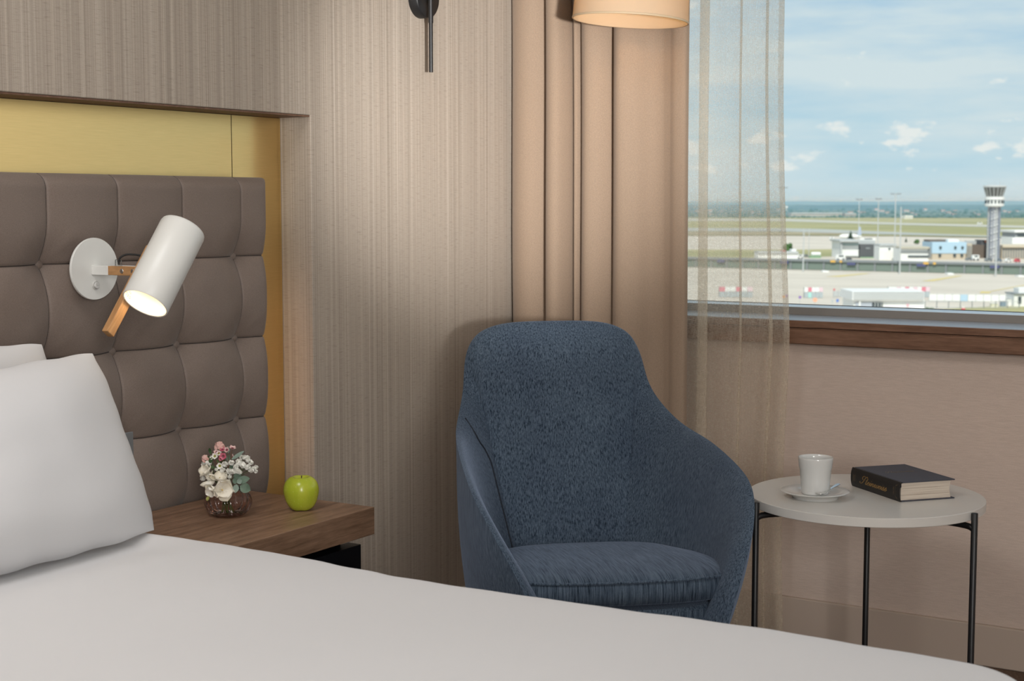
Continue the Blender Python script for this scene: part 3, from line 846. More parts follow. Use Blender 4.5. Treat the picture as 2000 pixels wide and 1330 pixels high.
# spoon: bowl in front of the cup, handle over the saucer rim
p0 = onz(1604, 965, TZ + .0165); p1 = onz(1622, 958, TZ + .0200); p2 = onz(1649, 945, TZ + .027)
sd_ = (p2 - p0); sx_ = Vector((sd_.x, sd_.y, 0)).normalized(); sy_ = Vector((-sx_.y, sx_.x, 0))
spn = thing('teaspoon', 'small polished steel teaspoon lying on the saucer', 'spoon', p0)
prof = [(-.012, .0005), (-.0105, .0045), (-.006, .0085), (0, .0102), (.007, .0092), (.012, .0055), (.016, .0026), (.024, .0018), (.036, .0020), (.050, .0032), (.060, .0048), (.066, .0052), (.070, .0036), (.0715, .0006)]
rows_t = []; rows_b = []
for d, w in prof:
    zz = .0015 + max(0, d - .012) * .20 + (-.0030 if False else 0)
    cup_ = .0030 if d < .012 else .0003
    rt, rb = [], []
    for k in range(9):
        u = k / 4 - 1
        h = zz - cup_ * (1 - u * u) * (1 - (d / .0125) ** 2 if abs(d) < .0125 else 0)
        P = sx_ * d + sy_ * (u * w) + Vector((0, 0, h + .0012))
        rt.append(P); rb.append(P - Vector((0, 0, .0009 + .0006 * (1 - u * u))))
    rows_t.append(rt); rows_b.append(rb)
b = MB().grid(rows_t); b.grid([r[::-1] for r in rows_b])
ring = lambda g: g[0] + [r[-1] for r in g[1:]] + g[-1][-2::-1] + [r[0] for r in g[-2:0:-1]]
b.grid([ring(rows_t), ring(rows_b)], closed_u=True)
b.build('spoon_body', STEEL, spn, sub=1, angle=80)

# ------------------------------------------------------------------ book
P1, P2, P3 = onz(1661, 949, TZ), onz(1755, 981, TZ), onz(1867, 974, TZ)
es = (P2 - P1).normalized(); BL = (P2 - P1).length
ew = Vector((-es.y, es.x, 0))
if ew.dot(P3 - P2) < 0: ew = -ew
BWD, BH = .142, .0435
bk = thing('book', 'thick dark hardcover book with gold script title on the side table', 'book', P1 + Vector((0, 0, .0002)))
def bp(s, w, z): return es * s + ew * w + Vector((0, 0, z))
BT_ = .0024
def slab(mb, s0, s1, w0, w1, z0, z1):
    vs = [bp(s, w, z) for s in (s0, s1) for w in (w0, w1) for z in (z0, z1)]
    mb.add(vs, [(0, 1, 3, 2), (4, 6, 7, 5), (0, 4, 5, 1), (2, 3, 7, 6), (0, 2, 6, 4), (1, 5, 7, 3)])
cover_b = MB(); slab(cover_b, 0, BL, .0075, BWD, 0, BT_)
cover_b.build('back_cover', BOOKCLOTH, bk, bevel=.0006)
cover_t = MB(); slab(cover_t, 0, BL, .0095, BWD, BH - BT_, BH)
ct = cover_t.build('front_cover', BOOKCLOTH, bk, bevel=.0006)
def spine_w(z):
    q = 2 * z / BH - 1
    return .0042 * (abs(q) ** 2.6) + .0002
rows = []
zz = [BH * k / 18 for k in range(19)]
for s in (0, BL):
    pass
b = MB()
outl = [(spine_w(z), z) for z in zz] + [(.0072, BH), (.0088, BH - .0012), (.0088, BH - .0026), (.0060, BH - .0032)] + [(spine_w(z) + .0022, z) for z in reversed(zz[2:-2])] + [(.0060, .003), (.0072, .0024), (.0072, 0.0)]
n_ = len(outl)
b.grid([[bp(0, w, z) for w, z in outl], [bp(BL, w, z) for w, z in outl]], closed_u=True)
b.f.append(tuple(range(n_))); b.f.append(tuple(n_ + k for k in reversed(range(n_))))
spi = b.build('spine', SPINE, bk, angle=30)
rows = []
for k in range(13):
    w = .0075
    z = BT_ + .0002 + (BH - 2 * BT_ - .0004) * k / 12
    fore = BWD - .0075 - .004 * (1 - (2 * k / 12 - 1) ** 2)
    rows.append([bp(.004, w, z), bp(BL - .004, w, z), bp(BL - .004, fore, z), bp(.004, fore, z)])
b = MB().grid(rows, closed_u=True); b.f.append((3, 2, 1, 0)); b.f.append(tuple(12 * 4 + k for k in range(4)))
b.build('page_block', PAGES, bk, smooth=False)
hb_ = MB(); slab(hb_, BL - .004, BL - .0015, .0035, .0072, BH - .012, BH - .004); hb_.build('head_band', BLACK, bk)

# hand-drawn script lettering, x-height 1
SCRIPT = {
 'S': (2.0, [[(.95, 1.2), (.62, 1.65), (.75, 2.2), (1.15, 2.42), (1.5, 2.25)], [(2.35, 2.05), (2.2, 2.4), (1.85, 2.25), (1.5, 1.55), (1.15, .75), (.7, .08), (.2, -.02), (-.05, .25), (.1, .5)]]),
 't': (.75, [[(.75, 2.0), (.45, 1.1), (.2, .3), (.3, .0), (.55, .1), (.8, .5)], [(.12, 1.18), (.5, 1.27), (.88, 1.30)]]),
 'e': (.95, [[(.1, .45), (.55, .65), (.75, .9), (.55, 1.02), (.2, .6), (.12, .2), (.35, 0), (.65, .15), (.95, .55)]]),
 'i': (.6, [[(.1, .5), (.4, 1.0), (.2, .35), (.25, .02), (.5, .15), (.7, .5)], [(.58, 1.5), (.63, 1.58)]]),
 'n': (1.3, [[(.05, .5), (.3, .95), (.32, .7), (.1, 0)], [(.15, .3), (.5, .85), (.78, 1.0), (.85, .75), (.68, .2), (.8, 0), (1.05, .2), (1.25, .5)]]),
 'w': (1.6, [[(.05, .6), (.3, 1.0), (.38, .8), (.2, .25), (.35, 0), (.65, .25), (.95, .95)], [(.95, .95), (.78, .3), (.92, 0), (1.25, .25), (1.45, .75), (1.35, 1.0), (1.4, .8), (1.65, .7)]]),
 's': (.85, [[(.0, .3), (.3, .75), (.55, 1.15), (.5, .8), (.6, .35), (.35, -.05), (.05, .02), (.1, .25)], [(.5, .1), (.7, .3), (.85, .5)]]),
}
def ribbon(mb, pts2, wd, place):
    pts2 = spline([(x, y, 0) for x, y in pts2], 5)
    L, R = [], []
    for i, p in enumerate(pts2):
        t = (pts2[min(i + 1, len(pts2) - 1)] - pts2[max(i - 1, 0)]).normalized()
        n = Vector((-t.y, t.x, 0))
        w = wd * (.42 + .58 * abs(t.y) * (1 if t.y < 0 or True else .5))
        L.append(place(*(p + n * w / 2).xy)); R.append(place(*(p - n * w / 2).xy))
    mb.grid([L, R])
def title(place, wd, word='Steinweiss', sh=.22):
    mb = MB(); x = 0
    for chh in word:
        adv, st = SCRIPT[chh]
        for s in st:
            ribbon(mb, [(x + px + sh * py, py) for px, py in s], wd, place)
        x += adv * .92
    return mb
XH = .17 * BH
TW = 9.6
sc_ = (.55 * BL) / TW
def on_spine(x, y):
    z = .335 * BH + y * XH
    return bp(.20 * BL + x * sc_, spine_w(z) - .00025, z)
title(on_spine, .26).build('spine_title', GOLDINK, spi, smooth=False, recalc=False)
def text_mesh(txt, size):
    cu_ = bpy.data.curves.new('lettering', 'FONT'); cu_.body = txt; cu_.size = size; cu_.align_x = 'CENTER'; cu_.align_y = 'CENTER'
    o = bpy.data.objects.new('lettering', cu_); COL.objects.link(o)
    dg = bpy.context.evaluated_depsgraph_get(); me = bpy.data.meshes.new_from_object(o.evaluated_get(dg))
    v = [p.co.copy() for p in me.vertices]; f = [tuple(q.vertices) for q in me.polygons]
    bpy.data.objects.remove(o); bpy.data.curves.remove(cu_); bpy.data.meshes.remove(me)
    return v, f
v, f = text_mesh('TASCHEN', .0062)
def turned(s0, z0, k=1.0):
    # letters read upwards along the spine
    def g(p):
        z = z0 + p.x * k; return bp(s0 - p.y, spine_w(z) - .00025, z)
    return g
g = turned(.895 * BL, .50 * BH, .66)
mb = MB().add([g(p) for p in v], f)
zl = [.22 * BH + .56 * BH * k / 10 for k in range(11)]
mb.grid([[bp(.925 * BL, spine_w(z) - .00025, z) for z in zl], [bp(.9275 * BL, spine_w(z) - .00025, z) for z in zl]])
for (sa, za), (sb, zb) in (((.925, .78), (.95, .85)), ((.925, .22), (.95, .13))):
    mb.add([bp(sa * BL, spine_w(za * BH) - .00025, za * BH), bp(sb * BL, spine_w(zb * BH) - .00025, zb * BH), bp((sb + .0105) * BL, spine_w(zb * BH) - .00025, zb * BH), bp((sa + .0125) * BL, spine_w(za * BH) - .00025, za * BH)], [(0, 1, 2, 3)])
mb.build('publisher_mark', DIMGOLD, spi, smooth=False, recalc=False)
mb = MB()
for s0 in (.055, .085):           # two lines too small to read
    z = .33 * BH
    r_ = random.Random(int(s0 * 1000))
    while z < .66 * BH:
        h_ = r_.uniform(.0008, .0016)
        mb.add([bp(s0 * BL, spine_w(z) - .00025, z), bp(s0 * BL + .0022, spine_w(z) - .00025, z), bp(s0 * BL + .0022, spine_w(z + h_) - .00025, z + h_), bp(s0 * BL, spine_w(z + h_) - .00025, z + h_)], [(0, 1, 2, 3)])
        z += h_ + .0007
mb.build('spine_small_print', DIMGOLD, spi, smooth=False, recalc=False)
k_ = .0078
def on_cover(x, y): return bp(.46 * BL - y * k_ * .9, .034 + x * k_ * 1.02, BH + .00025)
title(on_cover, .20).build('cover_title', DIMGOLD, ct, smooth=False, recalc=False)

# ------------------------------------------------------------------ apple
NZ = .515
apx, apy = onz(590, 996, NZ).xy
ap = thing('apple', 'shiny green apple on the walnut nightstand', 'apple', (apx + .003, apy + .004, NZ + .0004))
def apple_mat():
    m, nt, p = mat('green_apple_skin')
    f = noise_tex(nt, scaled_pos(nt, (26, 26, 9)), 1, 3)
    s = noise_tex(nt, scaled_pos(nt, (420, 420, 420)), 1, 1)
    c = ramp(nt, f, [(.3, (.36, .44, .028, 1)), (.7, (.50, .52, .05, 1))])
    c = mix(nt, c, ramp(nt, s, [(.64, (0, 0, 0, 1)), (.74, (1, 1, 1, 1))]), .0)
    c = mix(nt, c, (.55, .60, .18, 1), ramp(nt, s, [(.66, (0, 0, 0, 1)), (.76, (.5, .5, .5, 1))]))
    nt.links.new(c, p.inputs['Base Color']); p.inputs['Roughness'].default_value = .26
    p.inputs['Specular IOR Level'].default_value = .5; p.inputs['Subsurface Weight'].default_value = .08
    p.inputs['Subsurface Radius'].default_value = (.004, .006, .001)
    return m
prof = [(.001, .0075), (.006, .0058), (.011, .0025), (.016, .0002), (.020, .0010), (.026, .0065), (.0315, .017), (.0355, .031), (.0366, .043), (.0338, .0550), (.0278, .0638), (.0205, .0682), (.0140, .0672), (.009, .0625), (.0055, .0570), (.0018, .0515), (.0005, .0505)]
sp_ = spline([(r, 0, h) for r, h in prof], 4)
rows = []
for p in sp_:
    rows.append([Vector((p.x * (1 + .018 * math.cos(5 * a) * (1 - .5 * p.z / .068) + .012 * math.sin(2 * a + 1)) * math.cos(a), p.x * (1 + .018 * math.cos(5 * a)) * math.sin(a), p.z + .0010 * math.cos(5 * a) * (p.x / .035) * (1 if p.z < .015 else .4))) for a in [2 * PI * k / 60 for k in range(60)]])
zmin = min(q.z for r in rows for q in r)
b = MB().grid([[q - Vector((0, 0, zmin)) for q in r] for r in rows], closed_u=True); b.build('fruit', apple_mat(), ap, angle=80)
MB().tube(spline([(0, 0, .050), (.0012, .0003, .060), (.003, .001, .0705)], 5), [.0011] * 5 + [.0012] * 5 + [.0017], 8).build('stem', simple('apple_stem', (.10, .06, .025, 1), .8), ap)

# ------------------------------------------------------------------ vase and flowers
vx, vy = onz(452, 1007.5, NZ).xy
VB = Vector((vx + .002, vy + .010, NZ + .0004))
vs_ = thing('vase', 'small round ribbed pink glass vase on the nightstand', 'vase', VB)
PINKG = thin_glass('pink_glass', (.985, .87, .845, 1), (.82, .58, .54, 1), 1.0)
prof = spline([(.024, 0, 0), (.034, 0, .0028), (.0435, 0, .012), (.0485, 0, .0255), (.0460, 0, .0390), (.0385, 0, .0488), (.0310, 0, .0530), (.0285, 0, .0545)], 6)
def vr(r, a, z):
    lobe = abs(math.sin(a * 9)) ** .6
    k = min(1, z / .01) * min(1, max(0, (.0545 - z) / .012))
    return r * (1 - .055 * (1 - lobe) * k)
na_ = 216
b = MB().grid([[Vector((vr(p.x, 2 * PI * k / na_, p.z) * math.cos(2 * PI * k / na_), vr(p.x, 2 * PI * k / na_, p.z) * math.sin(2 * PI * k / na_), p.z)) for k in range(na_)] for p in prof], closed_u=True)
b.build('glass_body', PINKG, vs_, angle=180)
MB().lathe([(.0005, .0006), (.024, .0006)], 48).build('glass_base', thin_glass('thick_pink_base', (.97, .92, .90, 1), (.85, .7, .66, 1), .9), vs_)
tor = [[Vector(((.0283 + .0011 * math.cos(t)) * math.cos(a), (.0283 + .0011 * math.cos(t)) * math.sin(a), .0547 + .0011 * math.sin(t))) for t in [2 * PI * j / 10 for j in range(10)]] for a in [2 * PI * k / 64 for k in range(64)]]
MB().grid(tor, closed_u=True, closed_v=True).build('rim', PINKG, vs_)
MB().lathe([(.0005, .030), (.0440, .030)], 64).build('water', thin_glass('water_surface', (.97, .95, .94, 1), (.9, .86, .85, 1), 1.0), vs_)

STEM = simple('green_stem', (.075, .12, .03, 1), .6)
LEAFG = two_tone('dark_green_leaf', (.03, .075, .022, 1), (.07, .13, .04, 1), (90, 90, 90), .5)
EUC = two_tone('eucalyptus_leaf', (.10, .16, .115, 1), (.17, .24, .18, 1), (70, 70, 70), .6)
EUCP = two_tone('pale_eucalyptus_leaf', (.22, .30, .25, 1), (.30, .38, .32, 1), (70, 70, 70), .6)
ROSEP = two_tone('pale_pink_petal', (.80, .46, .40, 1), (.88, .60, .54, 1), (120, 120, 120), .6, sheen=.2)
WAXD = two_tone('deep_pink_petal', (.55, .10, .17, 1), (.72, .25, .32, 1), (200, 200, 200), .5)
WAXP = two_tone('blush_petal', (.72, .42, .42, 1), (.80, .62, .56, 1), (200, 200, 200), .5)
CREAM = two_tone('cream_petal', (.80, .74, .60, 1), (.86, .83, .75, 1), (60, 60, 60), .55, sheen=.2)
GYP = simple('white_tiny_petal', (.88, .87, .81, 1), .6)
CUPC = simple('dark_red_flower_cup', (.20, .03, .05, 1), .4)
CUPY = simple('green_yellow_cup', (.30, .30, .04, 1), .4)
BUDG = two_tone('lime_bud', (.40, .42, .09, 1), (.58, .58, .24, 1), (120, 120, 120), .5)
TWIG = simple('brown_twig', (.16, .075, .035, 1), .7)

def petal(mb, base, d, n, l, w, curl=0.0, cup=0.0, tip=.75, nu=4, nv=6, thick=None):
    d = Vector(d).normalized(); n = Vector(n); n = (n - d * n.dot(d)).normalized(); s = d.cross(n)
    rows = []
    for j in range(nv + 1):
        v = j / nv
        c = Vector(base) + d * (l * v) + n * (curl * l * v * v)
        hw = w * max(.04, math.sin(PI * min(1, max(0.0, v)) ** tip) ** .65 if 0 < v < 1 else .06)
        rows.append([c + s * (hw * (2 * i / nu - 1)) + n * (cup * w * (2 * i / nu - 1) ** 2) for i in range(nu + 1)])
    mb.grid(rows)

def ring_dirs(axis, k, spread, off=0.0):
    F = frame_z(axis).to_3x3()
    out = []
    for i in range(k):
        a = 2 * PI * (i + off) / k
        rad = F @ Vector((math.cos(a), math.sin(a), 0)); ax = Vector(axis).normalized()
        out.append((rad * math.sin(spread) + ax * math.cos(spread), rad))
    return out

def fpos(u, v, d=0.0):
    """place in the bouquet: sideways, up and towards the room from the vase centre"""
    k = 1.062e-3
    return RT * ((u - 452) * k) + Vector((0, 0, (1008.0 - v) * k)) - FH * d

def flower_stem(name, label, cat='flower', grp='flowers in the pink vase'):
    return thing(name, label, cat, VB, 0, grp)

_st = [0]
def stem_curve(p, r=.0009, foot=None, neck=None):
    _st[0] += 1
    a = _st[0] * 2.4
    foot = foot or Vector((.013 * math.cos(a), .013 * math.sin(a), .006)); 
    neck = neck or Vector((max(-.014, min(.014, p.x * .35)), max(-.014, min(.014, p.y * .35)), .056))
    return MB().tube(spline([foot, (foot + neck) / 2 + Vector((0, 0, .002)), neck, neck * .45 + Vector(p) * .55, p], 6), r, 8)

def rose(parent, p, ax, R):
    b = MB(); ax = Vector(ax).normalized(); p = Vector(p)
    for k, spr, l, w, off, curl in ((3, .05, 1.55, .55, 0, .16), (4, .14, 1.62, .70, .3, .18), (4, .26, 1.58, .80, .1, .10), (4, .42, 1.45, .80, .6, -.02)):
        for d, rad in ring_dirs(ax, k, spr, off):
            petal(b, p - ax * R * .75 + rad * R * .18, d, -rad, R * l, R * w, curl, .34, .8, 6, 8)
    b.build('blossom', ROSEP, parent, angle=180, recalc=False)
    s = MB()
    for d, rad in ring_dirs(ax, 5, .75, .2): petal(s, p - ax * R * .85, d, -rad, R * 1.25, R * .22, -.15, .3, .6)
    s.lathe([(.0005, -R * 1.1), (R * .25, -R * 1.0), (R * .36, -R * .75), (R * .3, -R * .55)], 12, frame_z(ax, p))
    s.build('sepals', LEAFG, parent, angle=180, recalc=False)

def wax(parent, p, ax, R, mt, cmt):
    b = MB(); p = Vector(p)
    for d, rad in ring_dirs(ax, 5, 1.15, rnd.random()): petal(b, p + rad * R * .18, d, Vector(ax), R * .95, R * .46, .12, .18, .95, 4, 5)
    o = b.build('blossom', mt, parent, angle=180, recalc=False)
    MB().lathe([(.0004, R * .02), (R * .30, R * .06), (R * .40, R * .18), (R * .33, R * .16), (R * .2, R * .08), (.0004, R * .07)], 14, frame_z(ax, p)).build('flower_cup', cmt, o)

def puff_mesh():
    b = MB(); r_ = random.Random(3)
    b.lathe([(.0003, -.0034), (.0026, -.002), (.0034, 0), (.0026, .002), (.0003, .0034)], 10)
    for i in range(46):
        v = Vector((r_.gauss(0, 1), r_.gauss(0, 1), r_.gauss(.3, 1))).normalized()
        petal(b, v * .0006, v, v.orthogonal() + Vector((r_.uniform(-1, 1),) * 3) * .5, .0050, .0026, r_.uniform(-.3, .3), .3, 1.0, 3, 4)
    return b
PUFF = None
def puff(parent, p, k=1.0):
    global PUFF
    if PUFF is None:
        o = puff_mesh().build('blossom', GYP, parent, angle=180, recalc=False); PUFF = o
    else:
        o = PUFF.copy(); COL.objects.link(o); o.parent = parent
    o.location = p; o.scale = (k, k, k); o.rotation_euler = (rnd.uniform(-.6, .6), rnd.uniform(-.6, .6), rnd.uniform(0, 6))

# roses
for (u, v, d, ax, R, lab) in ((438, 876, .004, (-.05, -.05, 1), .0138, 'pale pink rose at the very top of the bouquet'), (411, 899, .002, tuple(-RT * .6 + Vector((0, 0, .8))), .0105, 'pale pink rose low on the bouquet edge above the white freesia')):
    fl = flower_stem('rose', lab)
    p = fpos(u, v, d); rose(fl, p, ax, R)
    stem_curve(p - Vector(ax).normalized() * R, .0010).build('stem', STEM, fl)
    q = fpos(u - (18 if u > 420 else -6), v + (10 if u > 420 else 2), d)
    lm = MB(); petal(lm, q, Vector((0, 0, 1)) - RT * .15, -FH, .010, .0030, .1, .3); lm.build('leaf', LEAFG, fl, angle=180, recalc=False)

# waxflower sprigs
def wax_sprig(label, top, blooms, mt, cmt):
    fl = flower_stem('waxflower_sprig', label)
    t = fpos(*top); s = stem_curve(t, .0008)
    for (u, v, d, R, ax) in blooms:
        p = fpos(u, v, d); wax(fl, p, ax, R, mt if not isinstance(mt, dict) else mt[(u, v)], cmt)
        s.tube(spline([t * .75 + Vector((0, 0, .010)), (t + p) / 2 - Vector((0, 0, .004)), p], 4), .0006, 6)
    s.build('stem', TWIG, fl)
    return fl
FR = -FH
wax_sprig('deep pink waxflower sprig in the middle of the bouquet', (446, 905, .010), [(447, 891, .016, .0078, tuple(FR + Vector((0, 0, .2)))), (441, 888, .013, .0055, tuple(FR - RT * .5)), (445, 879, .012, .0055, tuple(FR + Vector((0, 0, .7)))), (442, 896, .015, .0045, tuple(FR - RT * .4 - Vector((0, 0, .4))))], WAXD, CUPC)
wax_sprig('blush pink waxflower sprig standing beside the top rose', (456, 900, .006), [(453, 880, .010, .0065, tuple(FR + Vector((0, 0, .5)) - RT * .2)), (463, 878, .007, .0078, tuple(Vector((0, 0, 1)) + RT * .25 + FR * .35)), (434, 884, .013, .0062, tuple(FR + Vector((0, 0, .6)) - RT * .3)), (462, 893, .004, .005, tuple(RT + Vector((0, 0, .5))))], WAXP, CUPC)
wax_sprig('cream waxflower sprig with green centres facing the room', (438, 912, .012), [(441, 909, .020, .0072, tuple(FR + Vector((0, 0, .1)))), (431, 891, .016, .0068, tuple(FR + Vector((0, 0, .3)))), (438, 886, .014, .0058, tuple(FR + Vector((0, 0, .5)) + RT * .3)), (425, 894, .012, .0048, tuple(FR - RT * .6)), (434, 915.5, .02, .0036, tuple(FR))], GYP, CUPY)

# gypsophila
def gyps(label, top, pts):
    fl = flower_stem("baby_breath_sprig", label)
    t = fpos(*top); s = stem_curve(t, .0007)
    for (u, v, d, k) in pts:
        p = fpos(u, v, d); puff(fl, p, k)
        s.tube(spline([t * .85, (t * .5 + p * .5) - Vector((0, 0, .003)), p], 4), .00035, 5)
    s.build('stem', STEM, fl)
C7 = lambda x, y, d, k=1.0: (390 + x / 7.82, 850 + y / 7.82, d, k)
gyps('baby breath sprig with white puffs at the window side of the bouquet', (470, 925, .006), [C7(670, 412, .012, 1.3), C7(735, 455, .016, 1.3), C7(635, 476, .018, 1.1), C7(800, 490, .012, 1.25), C7(750, 355, .004, 1.0), C7(705, 352, .004, .9), C7(790, 368, .002, 1.05), C7(805, 395, .006, 1.0), C7(840, 430, .004, 1.05), C7(915, 505, .002, .9), C7(910, 565, .003, .85), C7(850, 540, .010, 1.1), C7(870, 520, .006, .8), C7(820, 420, .0, .8), C7(690, 385, .010, .7)])
gyps('baby breath sprig with white puffs in the middle above the freesia', (458, 930, .012), [C7(480, 440, .018, 1.15), C7(460, 440, .016, 1.0), C7(445, 517, .024, 1.1), C7(565, 420, .015, 1.1), C7(545, 547, .022, 1.15), C7(600, 535, .025, 1.15), C7(665, 532, .024, 1.1), C7(545, 620, .022, .9), C7(700, 560, .02, .8), C7(520, 530, .02, .8), C7(350, 515, .022, .6)])
gyps('baby breath sprig with white puffs at the bed side of the bouquet', (416, 925, .004), [C7(130, 460, .002, 1.0), C7(205, 432, .008, 1.05), C7(225, 440, .006, .8), C7(115, 640, .002, 1.2), C7(112, 680, .002, 1.0), C7(120, 620, .0, .9), C7(225, 632, .02, 1.15), C7(185, 440, .004, .8)])

# freesia
def bloom(parent, p, ax, R, closed=.75, k=6, name='blossom'):
    b = MB(); p = Vector(p); ax = Vector(ax).normalized(); r_ = random.Random(int(R * 1e5) + int(p.z * 1e4))
    for i, (d, rad) in enumerate(ring_dirs(ax, k, closed, .2)):
        spread = closed * (1.12 if i % 2 else .78) + r_.uniform(-.14, .14)
        tw = Vector((r_.uniform(-.22, .22), r_.uniform(-.22, .22), r_.uniform(-.22, .22)))
        dd = (rad * math.sin(spread) + ax * math.cos(spread) + tw * .6).normalized()
        petal(b, p - ax * R * .30 + rad * R * .10, dd, ax - rad * .6 + tw, R * r_.uniform(1.05, 1.25), R * r_.uniform(.58, .72), r_.uniform(-.34, -.06), r_.uniform(.28, .55), 1.25, 8, 10)
    b.lathe([(R * .10, -R * 1.05), (R * .14, -R * .6), (R * .26, -R * .15)], 14, frame_z(ax, p))
    b.build(name, CREAM, parent, angle=180, recalc=False)
    MB().tube([p - ax * R * .2, p + ax * R * .30], [R * .03, R * .05], 8).build('stamen', simple('yellow_stamen', (.62, .42, .05, 1), .5), parent)
def bud(mb, p, ax, l, r):
    mb.lathe([(.0003, 0), (r * .6, l * .15), (r, l * .45), (r * .8, l * .75), (r * .3, l * .95), (.0003, l)], 12, frame_z(ax, p))
fr = flower_stem('freesia', 'large cream white freesia hanging over the vase rim')
bloom(fr, fpos(450, 950, .050), tuple(FR * .9 + RT * .30 + Vector((0, 0, .10))), .0225, .80)
bloom(fr, fpos(442, 934, .030), tuple(FR * .45 + Vector((0, 0, .9)) + RT * .1), .0185, .75)
bloom(fr, fpos(433, 949, .050), tuple(FR * .8 - RT * .45 - Vector((0, 0, .35))), .0165, .75)
bd = MB(); bud(bd, fpos(424, 956, .036), tuple(-Vector((0, 0, 1)) - RT * .15 + FR * .1), .0125, .0048); bud(bd, fpos(421, 965, .037), tuple(-Vector((0, 0, 1)) - RT * .3 + FR * .1), .0095, .0036)
bd.build('bud', BUDG, fr, angle=180)
stem_curve(fpos(440, 946, .024), .0016, fpos(453.5, 1001.5, .013), fpos(446, 958, .020)).tube(spline([fpos(446, 958, .020), fpos(432, 957, .032), fpos(424, 958, .036)], 4), .0012, 8).build('stem', STEM, fr)
fr = flower_stem('freesia', 'cream white freesia with half open flower at the bed side of the vase')
bloom(fr, fpos(417, 921, .022), tuple(-RT * .55 + FR * .45 + Vector((0, 0, .55))), .0185, .60)
bloom(fr, fpos(424, 926, .026), tuple(-RT * .1 + FR * .8 - Vector((0, 0, .45))), .0130, .62)
bd = MB(); bud(bd, fpos(430, 941, .028), tuple(-RT * .93 - Vector((0, 0, .12)) + FR * .1), .0275, .0066); bud(bd, fpos(432, 938, .026), tuple(-RT * .75 - Vector((0, 0, .32)) + FR * .2), .020, .0055)
bd.build('bud', CREAM, fr, angle=180)
gb = MB(); petal(gb, fpos(430, 952, .026), -RT, FR + Vector((0, 0, .6)), .018, .0035, -.1, .3); gb.build('leaf', STEM, fr, angle=180, recalc=False)
stem_curve(fpos(432, 936, .022), .0013, fpos(448, 1000, .008), fpos(441, 956, .014)).build('stem', STEM, fr)

# eucalyptus and other foliage
def leaf(parent, p, d, n, l, w, mt, curl=.08, cup=.10, tip=.9):
    b = MB(); petal(b, p, d, n, l, w, curl, cup, tip, 6, 9); b.build('leaf', mt, parent, angle=180, recalc=False)
Z_ = Vector((0, 0, 1))
eu = flower_stem('eucalyptus_sprig', 'eucalyptus sprig with round grey green leaves at the vase rim', 'foliage')
leaf(eu, fpos(480, 946, .028), RT * .85 - Z_ * .35, FR, .0235, .0105, EUC)
leaf(eu, fpos(474, 937, .024), RT * .95 + Z_ * .12, FR * .7 + Z_ * .5, .0265, .0085, EUC)
leaf(eu, fpos(475, 940, .030), RT * .4 + Z_ * .25, FR, .0115, .0055, EUCP)
leaf(eu, fpos(474, 943, .028), -RT * .2 - Z_ * .9, FR, .018, .0062, EUCP)
leaf(eu, fpos(470, 943, .026), RT * .05 + Z_ * 1, FR, .014, .0048, EUC)
stem_curve(fpos(478, 942, .022), .0009, None, fpos(462, 955, .014)).build('stem', STEM, eu)
eu = flower_stem('eucalyptus_sprig', 'eucalyptus sprig with one long pale leaf rising beside the white puffs', 'foliage')
leaf(eu, fpos(462, 898, .012), RT * .83 + Z_ * .52, FR + Z_ * .8, .0315, .0045, EUCP, .05)
leaf(eu, fpos(453, 888, .004), RT * .1 + Z_, FR, .016, .0042, EUCP)
leaf(eu, fpos(460, 922, .010), RT * .3 + Z_, FR, .018, .006, EUC)
leaf(eu, fpos(456, 905, .006), -RT * .1 + Z_, FR, .017, .0045, EUC)
leaf(eu, fpos(467, 933, .018), RT * .6 + Z_ * .5, FR, .02, .007, EUC)
stem_curve(fpos(460, 905, .006), .0008).build('stem', STEM, eu)
gr = flower_stem('leafy_sprig', 'small dark green leafy sprig near the bed side rose', 'foliage')
leaf(gr, fpos(421, 889, .006), Z_ - RT * .1, FR, .0095, .0027, LEAFG)
leaf(gr, fpos(421, 905, .012), RT * .2 + Z_ * .9, FR + RT * .4, .0115, .0042, LEAFG)
leaf(gr, fpos(432, 900, .012), RT * .7 - Z_ * .3, FR + Z_ * .5, .009, .0032, STEM)
leaf(gr, fpos(428, 913, .016), RT * .9 - Z_ * .5, FR + Z_, .013, .0035, LEAFG)
leaf(gr, fpos(418, 911, .014), RT * .8 - Z_ * .2, FR + Z_, .013, .0035, LEAFG)
leaf(gr, fpos(419, 900, .004), RT * .4 + Z_ * .3, FR, .014, .0055, EUC)
leaf(gr, fpos(430, 920, .010), RT * .5 + Z_ * .3, FR, .018, .0065, EUC)
leaf(gr, fpos(445, 915, .010), RT * .1 + Z_ * .6, FR, .018, .0065, LEAFG)
stem_curve(fpos(424, 905, .006), .0007).build('stem', STEM, gr)

# ------------------------------------------------------------------ the airfield beyond the window
GZ = 1.15 - 20.0
def gp(u, v): return onz(u, v, GZ)
def kpx(v): return 20.0 / (v - 397)
CONC = two_tone('apron_concrete', (.53, .475, .405, 1), (.615, .555, .475, 1), (.05, .02, .05), .9, detail=4)
GRASS = two_tone('airfield_grass', (.27, .27, .125, 1), (.40, .365, .19, 1), (.02, .006, .02), .95, detail=4)
ASPH = two_tone('taxiway_asphalt', (.36, .37, .34, 1), (.42, .43, .40, 1), (.02, .02, .02), .9)
DRYG = two_tone('dry_earth', (.30, .25, .17, 1), (.36, .32, .20, 1), (.03, .03, .03), .95)
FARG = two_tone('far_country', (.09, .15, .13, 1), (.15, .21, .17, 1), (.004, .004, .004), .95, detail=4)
YELL = simple('yellow_line_paint', (.62, .50, .20, 1), .8)
EW = simple('white_cladding', (.78, .79, .77, 1), .7)
EGR = simple('dark_grey_cladding', (.10, .105, .115, 1), .7)
EBL = simple('light_blue_cladding', (.42, .58, .70, 1), .7)
EBE = simple('beige_render', (.53, .46, .36, 1), .8)
